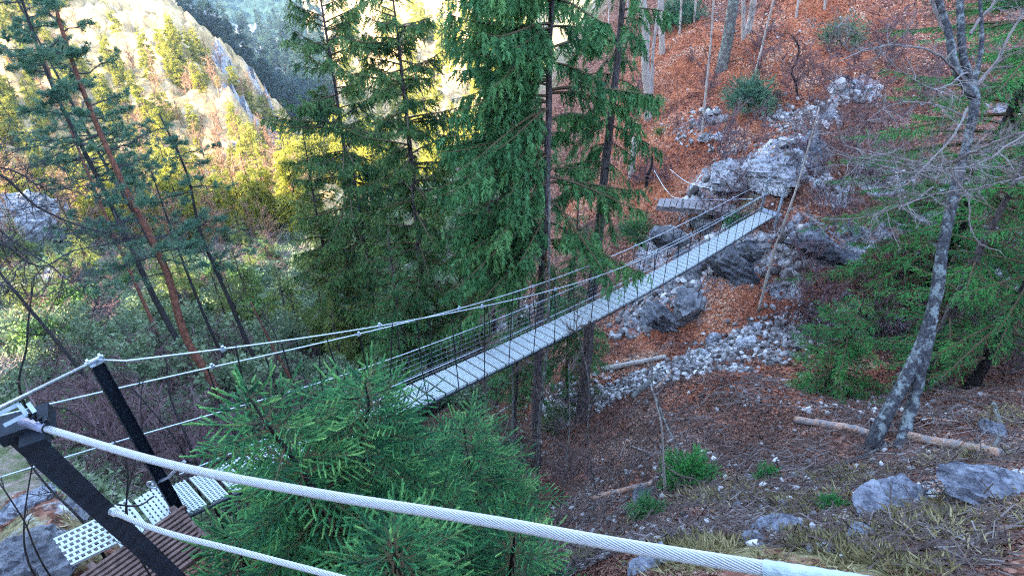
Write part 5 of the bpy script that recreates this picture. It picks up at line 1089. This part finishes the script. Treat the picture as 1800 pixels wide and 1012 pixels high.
# stones
def stone_t(seed):
    rr_ = np.random.default_rng(seed); g = (1+5**.5)/2
    V = nrm(A([(-1, g, 0), (1, g, 0), (-1, -g, 0), (1, -g, 0), (0, -1, g), (0, 1, g), (0, -1, -g), (0, 1, -g), (g, 0, -1), (g, 0, 1), (-g, 0, -1), (-g, 0, 1)]))
    Fi = A([(0, 11, 5), (0, 5, 1), (0, 1, 7), (0, 7, 10), (0, 10, 11), (1, 5, 9), (5, 11, 4), (11, 10, 2), (10, 7, 6), (7, 1, 8), (3, 9, 4), (3, 4, 2), (3, 2, 6), (3, 6, 8), (3, 8, 9), (4, 9, 5), (2, 4, 11), (6, 2, 10), (8, 6, 7), (9, 8, 1)])
    return V*rr_.uniform(.6, 1.15, (12, 1))*[1, .8, .62], Fi
def stones(name, n, wf, size, seed, az, rr_, pw=2.2):
    r = np.random.default_rng(seed); x, y = pick(n, wf, r, az=az, rr=rr_); mb = MB(); kk = np.arange(len(x)) % 5
    for q in range(5):
        m = kk == q; nn = m.sum(); 
        if not nn: continue
        sz = size*(.30+r.random(nn)**(pw*1.6)*3.2); T_, TF_ = stone_t(seed+q); place(mb, T_, TF_, np.stack([x[m], y[m], gz(x[m], y[m])+sz*.25], 1), r.normal(size=(nn, 3))*[1, 1, .3], r.normal(size=(nn, 3)), sz, None, np.clip(r.normal(.5, .3, nn), 0, 1))
    o = mb.build(name, M['stone']); print(name, len(x)); return tag(o, kind='stuff')
stones('scree_stones', 360000, lambda a, lr: np.clip(wv('scree')(a, lr)*1.25-.15, 0, 1)*(.3+.7*(nz2(a, lr, 1.4, 20) > .4)), .044, 910, (-6, 46), (9, 40))
stones('scattered_stones', 18000, lambda a, lr: np.clip(.08+.55*(nz2(a, lr, .35, 25) > .62), 0, 1)*(1-wv('grass')(a, lr)*.7), .030, 911, (-2, 46), (5, 40))
stones('rock_rubble', 60000, lambda a, lr: np.clip(wv('rock')(a, lr)*.9-.25, 0, 1)*(nz2(a, lr, .8, 26) > .45), .075, 912, (-2, 40), (14, 36), 1.6)
# grass blades
BL_T = (np.array([[-.010, 0, 0], [.010, 0, 0], [.008, .55, .10], [0, 1., .38]], float), np.array([[0, 1, 2], [0, 2, 3]]))
x, y = pick(600000, lambda a, lr: np.clip(wv('grass')(a, lr)*1.3-.15, 0, 1)*(1-wv('rock')(a, lr)*.75)*(nz2(a, lr, 3., 30) > .38), r, az=(-50, 54), rr=(3.0, 24)); n = len(x); mb = MB()
dd_ = nrm(np.stack([r.normal(-.25, .6, n), r.normal(-.35, .6, n), r.uniform(.0, .6, n)], 1)); place(mb, *BL_T, np.stack([x, y, gz(x, y)], 1), dd_, r.normal(size=(n, 3)), .14*r.uniform(.4, 1.5, n), None, np.clip(.5*vnoise(np.stack([x*2, y*2, x*0], 1), 3)+.5*r.random(n), 0, 1)); tag(mb.build('dry_grass', M['grass']), kind='stuff'); print('grass', n)

# undergrowth of the shaded left slope
def wbrush(a, lr): return np.clip(samp(W['brush'], a, lr), 0, 1)*(1-wv('rock')(a, lr))
x, y = pick(60000, lambda a, lr: wbrush(a, lr)*(nz2(a, lr, .25, 40) > .5), r, az=(-48, 2), rr=(7, 70)); n = len(x); mb = MB(); D_ = np.hypot(x, y)
place(mb, *LC, np.stack([x, y, gz(x, y)+.1+.004*D_], 1), r.normal(size=(n, 3)), r.normal(size=(n, 3)), (.10+.010*D_)*r.uniform(.5, 1.4, n), None, np.clip(.7*vnoise(np.stack([x*.4, y*.4, x*0], 1), 6)+.3*r.random(n), 0, 1)); tag(mb.build('undergrowth', M['shrub_grey']), kind='stuff')
x, y = pick(50000, lambda a, lr: wbrush(a, lr)*(nz2(a, lr, .3, 44) > .4), r, az=(-48, 2), rr=(6, 70)); n = len(x); mb = MB(); D_ = np.hypot(x, y)
place(mb, *STICK_T, np.stack([x, y, gz(x, y)+.12+.005*D_], 1), nrm(np.stack([r.normal(0, .6, n), r.normal(0, .6, n), r.uniform(.1, 1, n)], 1)), r.normal(size=(n, 3)), (.30+.018*D_)*r.uniform(.5, 1.5, n), None, 0); tag(mb.build('dry_stems', M['twig_pale']), kind='stuff')
# ------------------------------------------------------------------ air
zlo, zhi = float(H.min())-1, float(max(H.max(), Zm.max()))+30
hz = MB(); box(hz, A([0, 0, (zlo+zhi)/2]), A([1600, 0, 0]), A([0, 1600, 0]), A([0, 0, (zhi-zlo)/2])); hm = bpy.data.materials.new('haze'); hm.use_nodes = True; hm.node_tree.nodes.clear()
pv = hm.node_tree.nodes.new('ShaderNodeVolumePrincipled'); ho_ = hm.node_tree.nodes.new('ShaderNodeOutputMaterial'); hm.node_tree.links.new(pv.outputs[0], ho_.inputs['Volume'])
pv.inputs['Color'].default_value = (.5, .72, 1, 1); pv.inputs['Density'].default_value = .00018; pv.inputs['Anisotropy'].default_value = .0
tag(hz.build('haze', hm), kind='stuff'); print('haze z', zlo, zhi)
# ------------------------------------------------------------------ light
w = bpy.data.worlds.new('World'); S.world = w; w.use_nodes = True; nt = w.node_tree
sk = nt.nodes.new('ShaderNodeTexSky'); sk.sky_type = 'NISHITA'; sk.sun_disc = False; sk.sun_elevation = SUN_EL
saz = math.atan2(sdir[0], sdir[1]); sk.sun_rotation = saz
bg = nt.nodes['Background']; nt.links.new(sk.outputs[0], bg.inputs[0]); bg.inputs[1].default_value = .15
sl = bpy.data.lights.new('sun', 'SUN'); sl.energy = 3.0; sl.angle = radians(.5); sl.color = (1, .86, .62)
so = bpy.data.objects.new('sun', sl); C.objects.link(so)
from mathutils import Vector
sv = Vector((sdir[0]*cos(SUN_EL), sdir[1]*cos(SUN_EL), sin(SUN_EL)))
so.rotation_euler = sv.to_track_quat('Z', 'Y').to_euler()
S.view_settings.view_transform = 'Standard'; S.view_settings.look = 'None'; S.view_settings.exposure = 3.65; S.view_settings.gamma = 1
S.view_settings.use_curve_mapping = False
S.cycles.use_denoising = False; S.cycles.pixel_filter_type = 'BLACKMAN_HARRIS'; S.cycles.filter_width = 1.15
S.cycles.max_bounces = 5; S.cycles.diffuse_bounces = 1; S.cycles.glossy_bounces = 2; S.cycles.transmission_bounces = 2; S.cycles.transparent_max_bounces = 4
